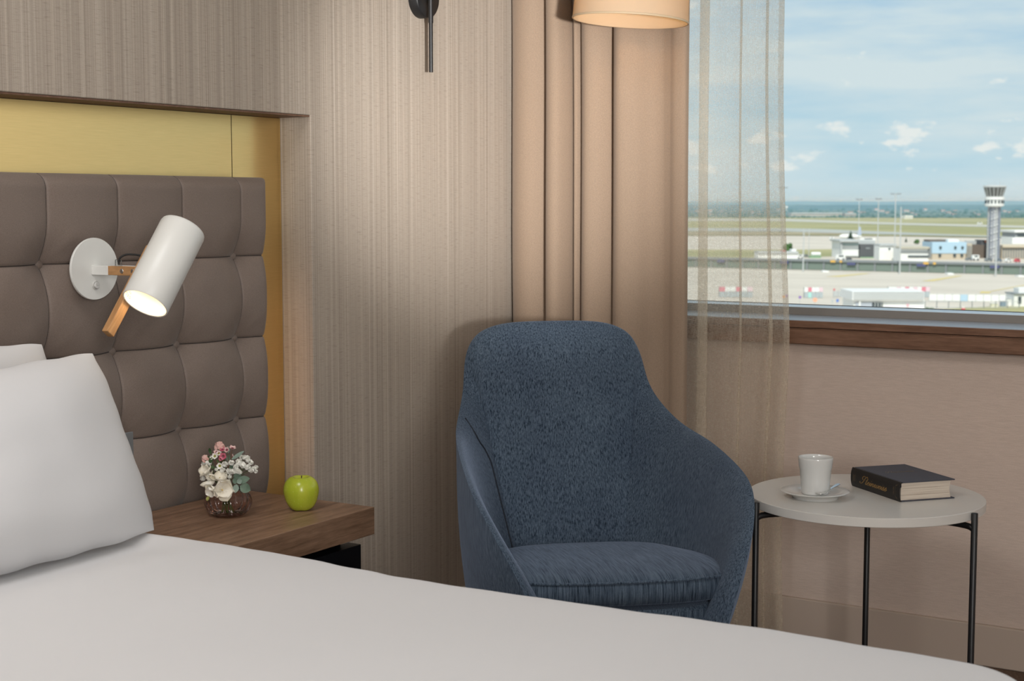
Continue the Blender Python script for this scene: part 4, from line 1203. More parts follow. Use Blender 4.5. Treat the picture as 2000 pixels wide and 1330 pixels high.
EBR = simple('brown_cladding', (.15, .12, .10, 1), .8)
EGL = simple('dark_glazing', (.06, .08, .09, 1), .2)
EGG = simple('grey_green_glazing', (.17, .22, .19, 1), .25)
EGM = simple('grey_steel', (.22, .24, .25, 1), .6)
ELG = simple('light_grey_steel', (.48, .50, .50, 1), .6)
EOR = simple('orange_paint', (.75, .33, .10, 1), .6)
ERD = simple('red_paint', (.60, .08, .10, 1), .6)
EPK = simple('pink_paint', (.75, .42, .48, 1), .6)
EPU = simple('purple_paint', (.20, .08, .42, 1), .6)
EBU = simple('blue_paint', (.12, .22, .55, 1), .6)
ETE = simple('teal_paint', (.38, .66, .62, 1), .6)
EYE = simple('amber_paint', (.75, .45, .10, 1), .6)
EGN = simple('green_paint', (.22, .36, .22, 1), .7)
TREE = two_tone('tree_leaves', (.035, .085, .03, 1), (.08, .15, .05, 1), (1.2, 1.2, 1.2), .9)
CONI = two_tone('conifer_needles', (.02, .05, .035, 1), (.05, .09, .055, 1), (1.2, 1.2, 1.2), .9)
BARK = simple('bark', (.10, .07, .05, 1), .9)

def strip(name, pts, z, m, label, cat='ground'):
    vs = [gp(u, v) + Vector((0, 0, z)) for u, v in pts]
    o = MB().add(vs, [tuple(range(len(vs)))]).build(name, m, smooth=False)
    return tag(o, label, cat, kind='structure')
b = MB(); b.grid([[Vector((FH.x * d + RT.x * s, FH.y * d + RT.y * s, GZ)) for s in (-9000, -2000, -300, 0, 300, 2000, 9000)] for d in (40, 400, 2500, 14000)])
tag(b.build('ground', CONC, smooth=False), 'pale concrete apron of the airport', 'ground', kind='structure')
strip('ground_far', [(900, 426.0), (1530, 424.8), (2000, 426.3), (2600, 427), (2600, 399.6), (900, 399.6)], .5, FARG, 'distant dark green country behind the airfield')
strip('field_grass', [(900, 461), (1530, 460.5), (1740, 461.5), (2000, 466), (2600, 476), (2600, 426.9), (2000, 426.2), (1530, 424.7), (900, 425.9)], .25, GRASS, 'wide band of green and straw coloured airfield grass')
strip('field_earth', [(900, 459.5), (1530, 459.8), (1640, 459.5), (1700, 457.5), (1640, 454), (1530, 453.5), (900, 453)], .35, DRYG, 'brown earth strip at the edge of the airfield grass')
strip('road_taxiway', [(900, 431), (1530, 432.5), (1760, 440), (2000, 446), (2600, 458), (2600, 452), (2000, 441.8), (1760, 436), (1530, 427.8), (900, 427)], .40, simple('pale_taxiway', (.47, .46, .40, 1), .9), 'pale taxiway crossing the airfield grass')
strip('road_runway', [(900, 451), (1530, 453.2), (1700, 458.2), (1990, 465.4), (1990, 464), (1760, 454.8), (1600, 448.2), (1530, 446.8), (900, 444)], .42, ASPH, 'grey runway at the near edge of the airfield grass')
strip('field_verge', [(900, 505), (1560, 503), (1625, 501), (1680, 494), (1680, 486), (1560, 487.5), (900, 488)], .05, GRASS, 'olive grass verge in front of the white office block')
strip('field_lawn', [(1800, 606), (2600, 640), (2600, 615), (2000, 598), (1930, 599), (1860, 603)], .05, GRASS, 'grass verge under the window by the white fence')
for i, pts in enumerate(([(1612, 540.5), (1640, 540.8), (1700, 534.2), (1690, 533.8)], [(1800, 549), (1822, 549.5), (1880, 538.9), (1872, 538.6)], [(1913, 573), (1932, 573), (1938, 569.5), (1916, 569.2)], [(1935, 568.5), (1940, 568.8), (2010, 556), (2006, 555.6)])):
    strip('road_line', pts, .04, YELL, 'faded yellow line painted on the apron, ' + ('before the left end of the glazed barrier', 'before the right end of the glazed barrier', 'short bar beyond the white fence', 'slanting beyond the white fence')[i], 'painted line')

# hills on the horizon
def ridge(name, d, zs, m, label, seed):
    b = MB(); rows = [[], [], []]
    for i in range(161):
        s = -7000 + 14000 * i / 160
        h = zs[0] + zs[1] * (.5 + .5 * mnoise.noise(Vector((s / 900 + seed, 0, 0)))) + zs[2] * mnoise.noise(Vector((s / 160 + seed, 3, 0)))
        P = FH * d + RT * s
        rows[0].append(Vector((P.x, P.y, GZ)) - FH * 500); rows[1].append(Vector((P.x, P.y, GZ + h))); rows[2].append(Vector((P.x, P.y, GZ)) + FH * 900)
    o = b.grid(rows).build(name, m, angle=180)
    tag(o, label, 'hills', kind='structure')
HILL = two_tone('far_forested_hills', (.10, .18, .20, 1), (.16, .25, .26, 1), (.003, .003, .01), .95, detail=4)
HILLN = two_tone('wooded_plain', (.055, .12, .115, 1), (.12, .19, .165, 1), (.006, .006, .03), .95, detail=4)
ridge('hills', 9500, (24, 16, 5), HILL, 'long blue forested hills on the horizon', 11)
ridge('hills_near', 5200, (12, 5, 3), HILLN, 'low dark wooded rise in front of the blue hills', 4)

hz = bpy.data.materials.new('summer_haze'); hz.use_nodes = True
hn = hz.node_tree; hn.nodes.remove(hn.nodes['Principled BSDF'])
vs2 = hn.nodes.new('ShaderNodeVolumeScatter'); vs2.inputs['Color'].default_value = (.30, .64, 1, 1); vs2.inputs['Density'].default_value = 1.7e-4
hn.links.new(vs2.outputs[0], hn.nodes['Material Output'].inputs['Volume'])
b = MB(); c0, c1 = FH * 1150, FH * 13000
b.add([c + RT * s_ + Vector((0, 0, z - c.z)) for c in (c0, c1) for s_ in (-8500, 8500) for z in (GZ - 30, GZ + 42)], [(0, 1, 3, 2), (4, 6, 7, 5), (0, 4, 5, 1), (2, 3, 7, 6), (0, 2, 6, 4), (1, 5, 7, 3)])
tag(b.build('haze', hz, smooth=False), 'thin blue summer haze over the far country', 'haze', kind='stuff')

def bld(name, label, cat, u0, u1, v, group=None, v1=None):
    p0, p1 = gp(u0, v), gp(u1, v1 or v)
    o = thing(name, label, cat, p0, math.atan2(p1.y - p0.y, p1.x - p0.x), group)
    k = (p1 - p0).length / (u1 - u0)
    def px(pn, x0, x1, z0, z1, y0, y1, m, par=None, **kw):
        return MB().box(x0 * k, x1 * k, y0, y1, z0 * k, z1 * k).build(pn, m, par or o, smooth=False, **kw)
    return o, px, k

# long glazed barrier / pier across the view
pa, pb = gp(1300, 520.5), gp(2350, 545.4)
pier = thing('glazed_walkway', 'long low grey green glazed walkway crossing the apron', 'walkway', pa, math.atan2(pb.y - pa.y, pb.x - pa.x))
PL = (pb - pa).length
bays = 30
for i in range(bays):
    x0, x1 = PL * i / bays, PL * (i + 1) / bays
    MB().box(x0 + .25, x1 - .25, .3, .5, .1, 2.55).build('glass_panel', EGG, pier, smooth=False)
    MB().box(x0 - .25, x0 + .25, 0, .7, 0, 2.6).build('post', EGM, pier, smooth=False)
MB().box(-1, PL + 1, -.3, 3.0, 2.56, 3.15).build('roof', EGM, pier, smooth=False)
MB().box(-1, PL + 1, .5, 2.6, .0, .1).build('plinth', EGM, pier, smooth=False)
for i in range(3, bays, 4):
    x = PL * (i + .4) / bays
    MB().box(x, x + 2.6, -.45, -.3, 1.75, 2.5).build('sign_panel', simple('dark_blue_sign', (.08, .09, .20, 1), .6), pier, smooth=False)
for i, (u, w) in enumerate(((1665, 10), (1684, 5), (1852, 10), (1871, 5))):
    x = PL * (u - 1300) / 1050
    MB().box(x, x + w * .15, -.46, -.32, 2.45, 3.05).build('amber_sign', EYE, pier, smooth=False)

# control tower
vt = 506; tk = kpx(vt)
tw = thing('control_tower', 'tall slim airport control tower with flared glass cab', 'tower', gp(1939, vt), TH - PI / 2)
TG = simple('tower_concrete', (.50, .51, .53, 1), .7); TD = simple('tower_grey_fin', (.25, .28, .34, 1), .6)
def th(v): return (vt - v) * tk
MB().lathe([(8 * tk, 0), (8 * tk, th(403))], 24).build('shaft', TG, tw, angle=40)
for i in range(12):
    a = 2 * PI * i / 12 + .1; r = 11.2 * tk
    MB().obox((r * math.cos(a), r * math.sin(a), th(403) / 2), (math.cos(a), math.sin(a), 0), (-math.sin(a), math.cos(a), 0), (0, 0, 1), 1.2 * tk, .75 * tk, th(403) / 2).build('fin', TD if i % 3 else ELG, tw, smooth=False)
for i in range(7):
    z0 = th(500 - i * 14)
    MB().tube([(9 * tk * math.cos(a), 9 * tk * math.sin(a), z0 + (a + 2.8) * 3.2 * tk) for a in [-2.8 + .12 * j for j in range(21)]], 1.0 * tk, 6).build('stair_rail', EW, tw)
MB().lathe([(9 * tk, th(405)), (15.5 * tk, th(403)), (18 * tk, th(402)), (18.4 * tk, th(399.5)), (18.4 * tk, th(398.5)), (17 * tk, th(398)), (17 * tk, th(390.5)), (18.4 * tk, th(390)), (18.6 * tk, th(384.5)), (14 * tk, th(384))], 16).build('gallery', EW, tw, angle=25)
for i in range(16):
    a = 2 * PI * (i + .5) / 16; r = 17 * tk
    MB().obox((r * math.cos(a), r * math.sin(a), th(394.3)), (math.cos(a), math.sin(a), 0), (-math.sin(a), math.cos(a), 0), (0, 0, 1), .25, 1.5 * tk, 3 * tk).build('window', EGL, tw, smooth=False)
MB().lathe([(15.4 * tk, th(384)), (20.5 * tk, th(366.5))], 16).build('cab_glass', simple('cab_glass', (.10, .105, .10, 1), .2), tw, angle=10)
for i in range(16):
    a = 2 * PI * i / 16
    MB().tube([(15.6 * tk * math.cos(a), 15.6 * tk * math.sin(a), th(384)), (20.7 * tk * math.cos(a), 20.7 * tk * math.sin(a), th(366))], .65 * tk, 6).build('mullion', ELG, tw)
MB().lathe([(.01, th(366.5)), (21 * tk, th(366.5)), (22.2 * tk, th(365)), (21.5 * tk, th(362.5)), (8 * tk, th(361)), (.01, th(361))], 16).build('roof', ELG, tw, angle=20)
for x, h in ((-14, 4), (-8, 3), (-2, 6), (3, 4), (9, 7), (11, 5), (16, 4)):
    MB().tube([(x * tk, 0, th(362)), (x * tk, 0, th(361 - h))], .28 * tk, 6).build('antenna', ELG, tw)

# buildings beyond the walkway
o, px, k = bld('office_block', 'white office block with glazed front left of the dark grey block', 'building', 1640, 1677, 504)
px('wall', 0, 36.5, 0, 32, 0, 14, EW); px('glass_band', 5, 36, 24.5, 29, -.3, 0, simple('pale_glazing', (.32, .42, .42, 1), .3)); px('roof', -3, 36.8, 32, 35.5, -2.5, 15, ELG); px('column', 0, 3, 0, 32, -1.5, 0, ELG); px('canopy', 0, 36.5, 4, 5, -1.2, 0, ELG)
o, px, k = bld('storage_block', 'dark grey windowless block between two white buildings', 'building', 1678.5, 1713, 504)
px('wall', 0, 33, 0, 27, 0, 9, EGR); px('roof', 0, 33, 27, 34, 2, 9, ELG); px('vent', 12, 20, 17, 21, -.2, 0, EGM); px('plinth', .5, 33, 0, 2, -1.5, 0, EGN)
o, px, k = bld('hangar', 'white gabled hangar right of the dark grey block', 'building', 1717, 1750, 508)
px('wall', 0, 33, 0, 28, 0, 8, EW); px('roof', -.2, 33.2, 28, 31, -.5, 8.5, ELG); px('door', 9, 30, 0, 18, -.3, 0, simple('white_door', (.82, .81, .76, 1), .7)); px('window', 18, 21, 20, 24, -.3, 0, EGL)
o, px, k = bld('office_block', 'low white office with dark window band beside the blue building', 'building', 1757, 1816, 511)
px('wall', 0, 56, 0, 26, 0, 9, EW); px('window_band', 1, 57, 17.5, 20, -.3, 0, EGM); px('window', 16, 57, 8.5, 12, -.3, 0, EGL); px('roof', -.3, 56.4, 26, 29, -1, 10, simple('tan_roof', (.50, .47, .38, 1), .8)); px('side_wing', 56.6, 60, 8, 28, -.6, 1, EGM)
o, px, k = bld('office_block', 'light blue office building on a beige ground floor', 'building', 1820, 1885, 507)
px('ground_floor', 1, 66, 0, 12, .2, 13, EBE); px('wall', 0, 67, 12, 34, 0, 13, EBL); px('roof_unit', 34, 55, 34, 39, 2, 9, EW); px('roof_box', 1, 34, 34, 38, 5, 12, EBR)
for x in (14, 43, 57): px('window', x, x + 4, 20.5, 26, -.3, 0, EGL); px('ground_window', x - 1, x + 4, 5, 11, -.1, .2, EGL)
o, px, k = bld('office_block', 'narrow beige block between blue building and brown block', 'building', 1888, 1898, 506)
px('wall', 0, 10, 0, 30, 0, 5, EBE)
for x in (1, 4, 7): px('window', x, x + 1.6, 4, 26, -.3, 0, EGM)
o, px, k = bld('storage_block', 'dark brown block left of the control tower', 'building', 1900, 1929, 504)
px('wall', 0, 29, 0, 26, 0, 10, EBR); px('upper_wall', 16, 29, 26, 35, 0, 8, EGR); px('red_box', 22, 29, 30, 35, -.5, 0, simple('brick_red', (.40, .15, .08, 1), .8)); px('roof_sheet', -4, 18, 26, 33, 6, 8, ELG)
o, px, k = bld('terminal_building', 'long beige building with vertical fins right of the control tower', 'building', 1956, 2085, 506)
px('wall', 0, 129, 0, 23, 0, 16, EBE); px('roof', 0, 129, 23, 27, -1, 17, simple('sand_roof', (.58, .51, .40, 1), .8))
for i in range(25): px('window', 2 + i * 5, 4.4 + i * 5, 2, 21, -.3, 0, EGM)
o, px, k = bld('hangar', 'white block with dark window strip above the beige building', 'building', 1980, 2060, 484)
px('wall', 3, 80, 0, 21, 0, 20, EW); px('upper_wall', 3, 80, 21, 30, 1, 19, EGM); px('window_band', 8, 80, 22, 26, .4, 1, EGL); px('roof', 1, 82, 30, 34, 0, 20, EW); px('stair_tower', -6, 2, 0, 20, -2, 6, EW)
o, px, k = bld('service_building', 'low white service building at the sheer curtain edge', 'building', 1480, 1558, 506)
px('wall', 0, 78, 0, 11, 0, 8, EW); px('roof', 0, 79, 11, 14.5, -.5, 8.5, ELG); px('extension', 68, 77, 11, 19, 2, 6, EW); px('roof_unit', 48, 55, 14.5, 17, 1, 4, ERD)
o, px, k = bld('fuel_tank', 'white horizontal tank on a green base', 'tank', 1586, 1604, 504)
MB().lathe([(.01, 0), (3.0 * k, 0), (3.8 * k, 1 * k), (3.8 * k, 17 * k), (3.0 * k, 18 * k), (.01, 18 * k)], 24, frame_z((1, 0, 0), (0, 1.5, 7.5 * k))).build('tank_body', EW, o)
px('base', -4, 18, 0, 4, .3, 2.8, EGN)

# parked aeroplane behind the white office block
ak = kpx(470)
pl = thing('airplane', 'white parked airplane behind the conifer and the office block', 'airplane', gp(1662, 470), TH - PI / 2)
MB().lathe([(.02, -24 * ak), (2.6 * ak, -22 * ak), (4.6 * ak, -17 * ak), (5 * ak, -10 * ak), (5 * ak, 6 * ak), (3.2 * ak, 14 * ak), (.9 * ak, 21 * ak), (.05, 22 * ak)], 24, frame_z((1, 0, 0), (0, 0, 8 * ak))).build('fuselage', EW, pl)
MB().add([(12 * ak, -.2, 11 * ak), (20 * ak, -.2, 11 * ak), (18.5 * ak, -.2, 27 * ak), (14.5 * ak, -.2, 27 * ak), (12 * ak, .2, 11 * ak), (20 * ak, .2, 11 * ak), (18.5 * ak, .2, 27 * ak), (14.5 * ak, .2, 27 * ak)], [(0, 1, 2, 3), (7, 6, 5, 4), (0, 4, 5, 1), (1, 5, 6, 2), (2, 6, 7, 3), (3, 7, 4, 0)]).build('tail_fin', simple('pale_blue_fin', (.40, .47, .60, 1), .5), pl, smooth=False)
for s in (-1, 1):
    MB().add([(-5 * ak, s * 2, 6 * ak), (5 * ak, s * 2, 6 * ak), (10 * ak, s * 14, 8 * ak), (7 * ak, s * 14, 8 * ak), (-5 * ak, s * 2, 7 * ak), (5 * ak, s * 2, 7 * ak), (10 * ak, s * 14, 8.4 * ak), (7 * ak, s * 14, 8.4 * ak)], [(0, 1, 2, 3), (7, 6, 5, 4), (0, 4, 5, 1), (1, 5, 6, 2), (2, 6, 7, 3), (3, 7, 4, 0)]).build('wing', EW, pl, smooth=False)
for x, y in ((-17, 0), (0, 2), (0, -2)):
    MB().tube([(x * ak, y, 5 * ak), (x * ak, y, 0)], .5 * ak, 8).build('landing_gear', EGM, pl)

# light masts
def mast(u, v, vtop, head, label, r=1.0, base=None):
    k = kpx(v); h = (v - vtop) * k
    o = thing('light_mast', label, 'mast', gp(u, v), TH - PI / 2)
    MB().tube([(0, 0, 0), (0, 0, h)], [r * k * 1.0, r * k * .7], 10).build('pole', ELG, o)
    if head:
        MB().box(-head * k, head * k, -.15, .15, h - 1.6 * k, h - .6 * k).build('crossarm', EGM, o, smooth=False)
        for s in (-1, -.5, .5, 1):
            MB().box((s * head - 1) * k, (s * head + 1) * k, -.3, .2, h - 1.0 * k, h + .4 * k).build('floodlight', EGM, o, smooth=False)
    return o
mast(1676.5, 476, 389, 5, 'shortest of the three tall floodlight masts, nearest the airplane tail', .9)
mast(1714, 484, 388, 5, 'tall floodlight mast rising above the dark grey block', 1.1)
mast(1746.5, 513, 378, 9, 'tallest floodlight mast, rising in front of the white hangar', 1.3)
mast(1568.5, 531, 446, 0, 'slender pole standing in front of the glazed walkway near the sheer curtain', 1.5)
mast(1579.5, 503, 446, 0, 'thin pole behind the glazed walkway near the white tank', .8)
mast(1757, 535, 404, 0, 'long thin pole before the glazed walkway beside the white hangar', 1.6)
mast(1944.5, 540, 470, 0, 'pole before the glazed walkway in front of the control tower', 1.7)
mast(1527.5, 512, 366, 8, 'floodlight mast half hidden by the edge of the sheer curtain', 1.1)

# trees
def tree(u, v, w, h, kind, label, group=None):
    k = kpx(v)
    o = thing('conifer_tree' if kind else 'tree', label, 'tree', gp(u, v), 0, group)
    b = MB(); r_ = random.Random(int(u))
    if kind:
        n = 9
        for i in range(n):
            z0 = h * k * (.12 + .80 * i / n); r0 = w / 2 * k * (1 - i / n) ** .85
            b.lathe([(.05, z0 + h * k * .16), (r0 * .55, z0 + h * k * .05), (r0, z0)], 14, Matrix.Translation((r_.uniform(-.1, .1), r_.uniform(-.1, .1), 0)))
    else:
        for i in range(26):
            a, e = r_.uniform(0, 6.3), r_.uniform(-1, 1); q = r_.uniform(.2, .72)
            c = Vector((math.cos(a) * q * w / 2 * k, math.sin(a) * q * w / 2 * k, h * k * .58 + e * h * k * .28)); rr = w * k * r_.uniform(.16, .26)
            b.lathe([(.02, -rr), (rr * .7, -rr * .7), (rr, 0), (rr * .7, rr * .7), (.02, rr)], 9, Matrix.Translation(c))
    b.build('crown', CONI if kind else TREE, o)
    MB().tube([(0, 0, 0), (0, 0, h * k * .5)], w * k * .05, 8).build('trunk', BARK, o)
tree(1538.5, 496, 19, 20, 0, 'round green tree above the low white service building')
tree(1661, 471, 19, 21, 1, 'dark conifer in front of the white airplane')
tree(1769.5, 474, 7, 11, 1, 'small conifer left of the low white office')
tree(1791, 477, 12, 9, 0, 'small round tree behind the low white office')
tree(1826, 478, 9, 7, 0, 'small round tree behind the blue office building')

# vehicles beyond the walkway
def vehicle(name, u, v, w, h, m, label, van=False):
    o, px, k = bld(name, label, 'vehicle', u - w / 2, u + w / 2, v)
    d = 1.8
    b = MB(); z1 = h * (.62 if not van else .95)
    prof = [(0, .18), (0, .55), (.12, .62), (.30, 1), (.78, 1), (.95, .60), (1, .55), (1, .18)] if not van else [(0, .15), (0, .6), (.10, .98), (.95, 1), (1, .9), (1, .15)]
    n = len(prof)
    b.grid([[Vector((x * w * k, y, z * h * k)) for x, z in prof] for y in (0, d)], closed_u=True); b.f.append(tuple(range(n))); b.f.append(tuple(n + i for i in reversed(range(n))))
    b.build('body', m, o, angle=30)
    px('window', w * .27, w * .80, h * .62, h * .90, -.03, .0, EGL)
    for x in (.2, .8):
        MB().lathe([(.01, -.1), (h * .2 * k, -.1), (h * .2 * k, .2), (.01, .2)], 14, frame_z((0, 1, 0), (x * w * k, 0, h * .2 * k))).build('wheel', EGR, o)
vehicle('van', 1906, 509, 13, 11, EW, 'white van left of the control tower', True)
vehicle('car', 1988, 513, 10, 8, ERD, 'red car behind the glazed walkway right of the tower')
vehicle('car', 1893, 509, 12, 6, EGM, 'grey car parked left of the white van')
vehicle('car', 1932, 511, 14, 7, EGM, 'dark grey car parked under the control tower')
vehicle('car', 1951, 512, 13, 7, simple('blue_grey_car', (.2, .24, .28, 1), .4), 'blue grey car parked right of the control tower')
vehicle('car', 1970, 512, 13, 7, EW, 'white car parked left of the red car')
vehicle('van', 1774, 509, 12, 8, EW, 'white van before the low white office', True)
vehicle('car', 1787, 509, 9, 6, EW, 'white car right of the van before the low office')
vehicle('van', 1563, 505, 10, 8, EW, 'white van beside the low white service building', True)
vehicle('car', 1574, 502, 10, 5, EGM, 'dark car behind the white van near the pole')
vehicle('truck', 1642, 508.5, 18, 11, EW, 'white truck before the white office block', True)
vehicle('car', 1659, 508, 10, 5, EGR, 'dark car before the white office block')
vehicle('truck', 1625, 468, 8, 5, EW, 'small white truck alone on the far apron', True)
vehicle('truck', 1695, 472, 30, 7, EW, 'long white trailer behind the dark grey block', True)
vehicle('truck', 1914, 439, 9, 5, EW, 'small white truck on the far grass left of the tower', True)

# far houses among the trees
HW = simple('pale_house', (.55, .56, .54, 1), .8); HR = simple('tile_roof', (.42, .27, .21, 1), .8)
def house(u, v, w, h, label, group=None):
    o, px, k = bld('house', label, 'house', u - w / 2, u + w / 2, v, group)
    px('wall', 0, w, 0, h, 0, 12, HW)
    MB().add([(-.4, -.4, h * k), (w * k + .4, -.4, h * k), (w * k + .4, 12.4, h * k), (-.4, 12.4, h * k), (-.4, 6, h * k * 1.6), (w * k + .4, 6, h * k * 1.6)], [(0, 1, 5, 4), (2, 3, 4, 5), (0, 4, 3), (1, 2, 5)]).build('roof', HR, o, smooth=False)
hr = random.Random(21)
for row, v in enumerate((411.5, 414.5, 417.5, 421)):
    u = 1352 + row * 11
    while u < 2003:
        wd = hr.uniform(5, 10)
        if not 1535 < u < 1655 and not 1914 < u < 1962 and hr.random() < .42:
            house(u, v, wd, hr.uniform(1.8, 3.0), 'tiny pale house among trees beyond the airfield', 'far houses beyond the airfield')
        u += 24
o, px, k = bld('warehouse', 'long pale warehouse at the far edge of the grass near the sheer curtain', 'building', 1545, 1645, 422.5)
px('wall', 0, 100, 0, 5, 0, 30, simple('pale_pink_wall', (.55, .50, .45, 1), .8)); px('roof', 0, 100, 5, 7, -1, 31, HW)
o, px, k = bld('warehouse', 'short pale warehouse behind the tall floodlight masts', 'building', 1650, 1672, 422.5)
px('wall', 0, 22, 0, 4, 0, 30, simple('buff_wall', (.52, .46, .40, 1), .8)); px('roof', 0, 22, 4, 6, -1, 31, HW)
o, px, k = bld('warehouse', 'white shed at the far edge of the grass left of the tower', 'building', 1767, 1783, 427.5)
px('wall', 0, 16, 0, 4, 0, 20, EW); px('roof', 0, 16, 4, 6.5, -1, 21, EW)
wk = kpx(413)
o = thing('water_tower', 'white water tower in the far trees near the sheer curtain', 'tower', gp(1536, 413))
MB().lathe([(.6 * wk, 0), (.6 * wk, 5 * wk), (2.6 * wk, 6.5 * wk), (2.6 * wk, 10 * wk), (.1, 11 * wk)], 20).build('tank', EW, o)
# belts of distant trees: nobody could count them
r_ = random.Random(5); b = MB()
for i in range(900):
    u = r_.uniform(1150, 2300); v = r_.choice((425.3, 424, 421, 418, 415, 411, 408))
    k = kpx(v); P = gp(u, v); rr = r_.uniform(1.4, 3.6) * k
    b.lathe([(rr * 1.2, 0), (rr * 1.3, rr * .5), (rr * .6, rr * r_.uniform(.9, 1.25)), (.05, rr * 1.3)], 7, Matrix.Translation(P))
o = b.build('treeline', two_tone('far_tree_leaves', (.055, .12, .095, 1), (.10, .17, .13, 1), (.02, .02, .05), .95))
tag(o, 'belts of dark trees between the airfield and the blue hills', 'trees', kind='stuff')

# near side of the apron: barriers, sheds, fence and signs
def barrier(u0, u1, v, label, cols):
    o, px, k = bld('panel_barrier', label, 'barrier', u0, u1, v)
    n = len(cols); w = (u1 - u0) / n
    for i, c in enumerate(cols):
        px('lower_panel', i * w + .15, (i + 1) * w - .15, .5, 11.5, 0, .4, ETE if (c == 'R' and i < 3 and n == 5) else simple('grey_slat', (.40, .45, .47, 1), .7)); px('top_panel', i * w + .15, (i + 1) * w - .15, 12, 20.5, 0, .5, {'W': EW, 'R': simple('rose_panel', (.66, .22, .28, 1), .7), 'P': simple('pale_pink_panel', (.72, .55, .60, 1), .7)}[c])
    for i in range(n + 1): px('post', i * w - .3, i * w + .3, 0, 21, .5, .8, EGM)
barrier(1571, 1607, 582, 'grey slatted barrier with red and white top left of the white shed', 'WRWWP')
barrier(1735, 1816, 581, 'grey slatted barrier with red and white top behind the white shed', 'WWPWRWPWRP')
barrier(1405, 1470, 581, 'grey slatted barrier with red and white top seen through the sheer curtain', 'RWWRWP')
o, px, k = bld('site_shed', 'low white shed with porch left of the white panel fence', 'shed', 1663, 1806, 616)
px('wall', 4, 143, 0, 30, .3, 9, EW); px('roof', 0, 140, 30, 47, -.4, 9.6, simple('white_ribbed_roof', (.74, .75, .74, 1), .6))
for i in range(4): px('roof_rib', 2, 139, 33 + i * 4, 34 + i * 4, -.55, -.4, ELG)
px('porch', 8, 44, 6, 25, .1, .3, simple('shaded_porch', (.42, .46, .52, 1), .8)); px('window', 40, 61, 10, 25, .1, .3, EGL)
for x in (45, 51, 57): px('window_bar', x, x + 1.2, 10, 25, -.05, .1, ELG)
px('post', 14, 17, 0, 28, -.2, .1, EW); px('notice', 108, 112, 17, 22, .1, .3, EPK)
o, px, k = bld('panel_fence', 'white panel fence on grey posts right of the white shed', 'fence', 1815, 1982, 588, None, 590)
for i in range(11): px('panel', i * 15.2, i * 15.2 + 14.4, 1, 14, 0, .2, EBL if i == 4 else EW)
for i in range(12): px('post', i * 15.2 - .7, i * 15.2 + .2, 0, 15.5, -.1, .3, ELG)
o, px, k = bld('panel_fence', 'short white panel fence left of the white shed', 'fence', 1628, 1664, 580)
for i in range(4): px('panel', i * 9, i * 9 + 8.4, 1, 11.5, 0, .2, ELG if i < 2 else EW)
for i in range(5): px('post', i * 9 - .5, i * 9 + .2, 0, 12.5, -.1, .3, ELG)
o, px, k = bld('wire_fence', 'grey wire fence in front of the white panel fence', 'fence', 1806, 1990, 602)
px('rail', 0, 184, 12.5, 13.5, 0, .1, ELG); px('rail', 0, 184, 1, 2, 0, .1, ELG)
for i in range(9): px('post', i * 23, i * 23 + 1.1, 0, 14, -.05, .15, EGM)
o, px, k = bld('gatehouse', 'small white gatehouse at the edge of the view', 'building', 1980, 2030, 599)
px('wall', 0, 50, 0, 24, 0, 5, EW); px('window', 8, 14, 6, 20, -.1, 0, EGL); px('roof', -1, 52, 24, 26, -.3, 5.3, EGM); px('roof_unit', 12, 40, 26, 36, 1, 4, EW)
def disc_sign(u, v, vtop, r, m, label, post=True):
    k = kpx(v); o = thing('road_sign', label, 'sign', gp(u, v), TH - PI / 2)
    h = (v - vtop) * k
    MB().tube([(0, 0, 0), (0, 0, h)], .25 * k + .02, 8).build('post', ELG, o)
    MB().lathe([(.005, 0), (r * k, 0), (r * k, .06), (.005, .06)], 24, frame_z((0, -1, 0), (0, -.05, h))).build('disc', m, o, angle=40)
disc_sign(1536, 592, 577.5, 2.3, simple('violet_paint', (.24, .06, .40, 1), .6), 'violet round sign at the sheer curtain edge')
disc_sign(1562, 594, 580.5, 2.5, EPU, 'purple round sign right of the violet one')
disc_sign(1629, 583, 565.5, 2.0, ERD, 'dark red round sign above the short white fence')
disc_sign(1591.5, 603, 585.5, 4.3, simple('salmon_paint', (.85, .42, .28, 1), .6), 'salmon round sign in front of the grey slatted barrier')
disc_sign(1530.5, 594, 579.5, 2.6, EOR, 'orange round sign half hidden by the sheer curtain')
o, px, k = bld('road_sign', 'small blue square sign on a post left of the white shed', 'sign', 1633, 1638, 604)
px('post', 2, 2.8, 0, 14, .05, .12, ELG); px('board', 0, 5, 14, 20, 0, .05, EBU)
o, px, k = bld('road_sign', 'small pale square sign left of the blue sign', 'sign', 1623, 1628, 604)
px('post', 2, 2.8, 0, 14, .05, .12, ELG); px('board', 0, 5, 14, 19, 0, .05, ELG)
o, px, k = bld('barrier_block', 'red barrier block on the grass before the wire fence', 'barrier', 1879, 1885, 607)
px('block', 0, 6, 0, 5, 0, .5, ERD); px('cap', 1, 5, 5, 7, .1, .4, EW)
o, px, k = bld('utility_cabinet', 'cream utility cabinet before the wire fence', 'cabinet', 1936, 1949, 601)
px('body', 0, 13, 0, 8, 0, .8, simple('cream_cabinet', (.72, .70, .56, 1), .7)); px('lid', -.5, 13.5, 8, 9, -.1, .9, EW)
o, px, k = bld('utility_cabinet', 'blue grey utility cabinet between cream cabinet and gatehouse', 'cabinet', 1955, 1965, 599)
px('body', 0, 10, 0, 10, 0, .8, simple('blue_grey_cabinet', (.22, .29, .36, 1), .7)); px('lid', -.5, 10.5, 10, 11, -.1, .9, EGM)
o, px, k = bld('utility_cabinet', 'tall white utility cabinet beside the gatehouse', 'cabinet', 1966, 1975, 598)
px('body', 0, 9, 0, 14, 0, .8, EW); px('lid', -.5, 9.5, 14, 15, -.1, .9, ELG)
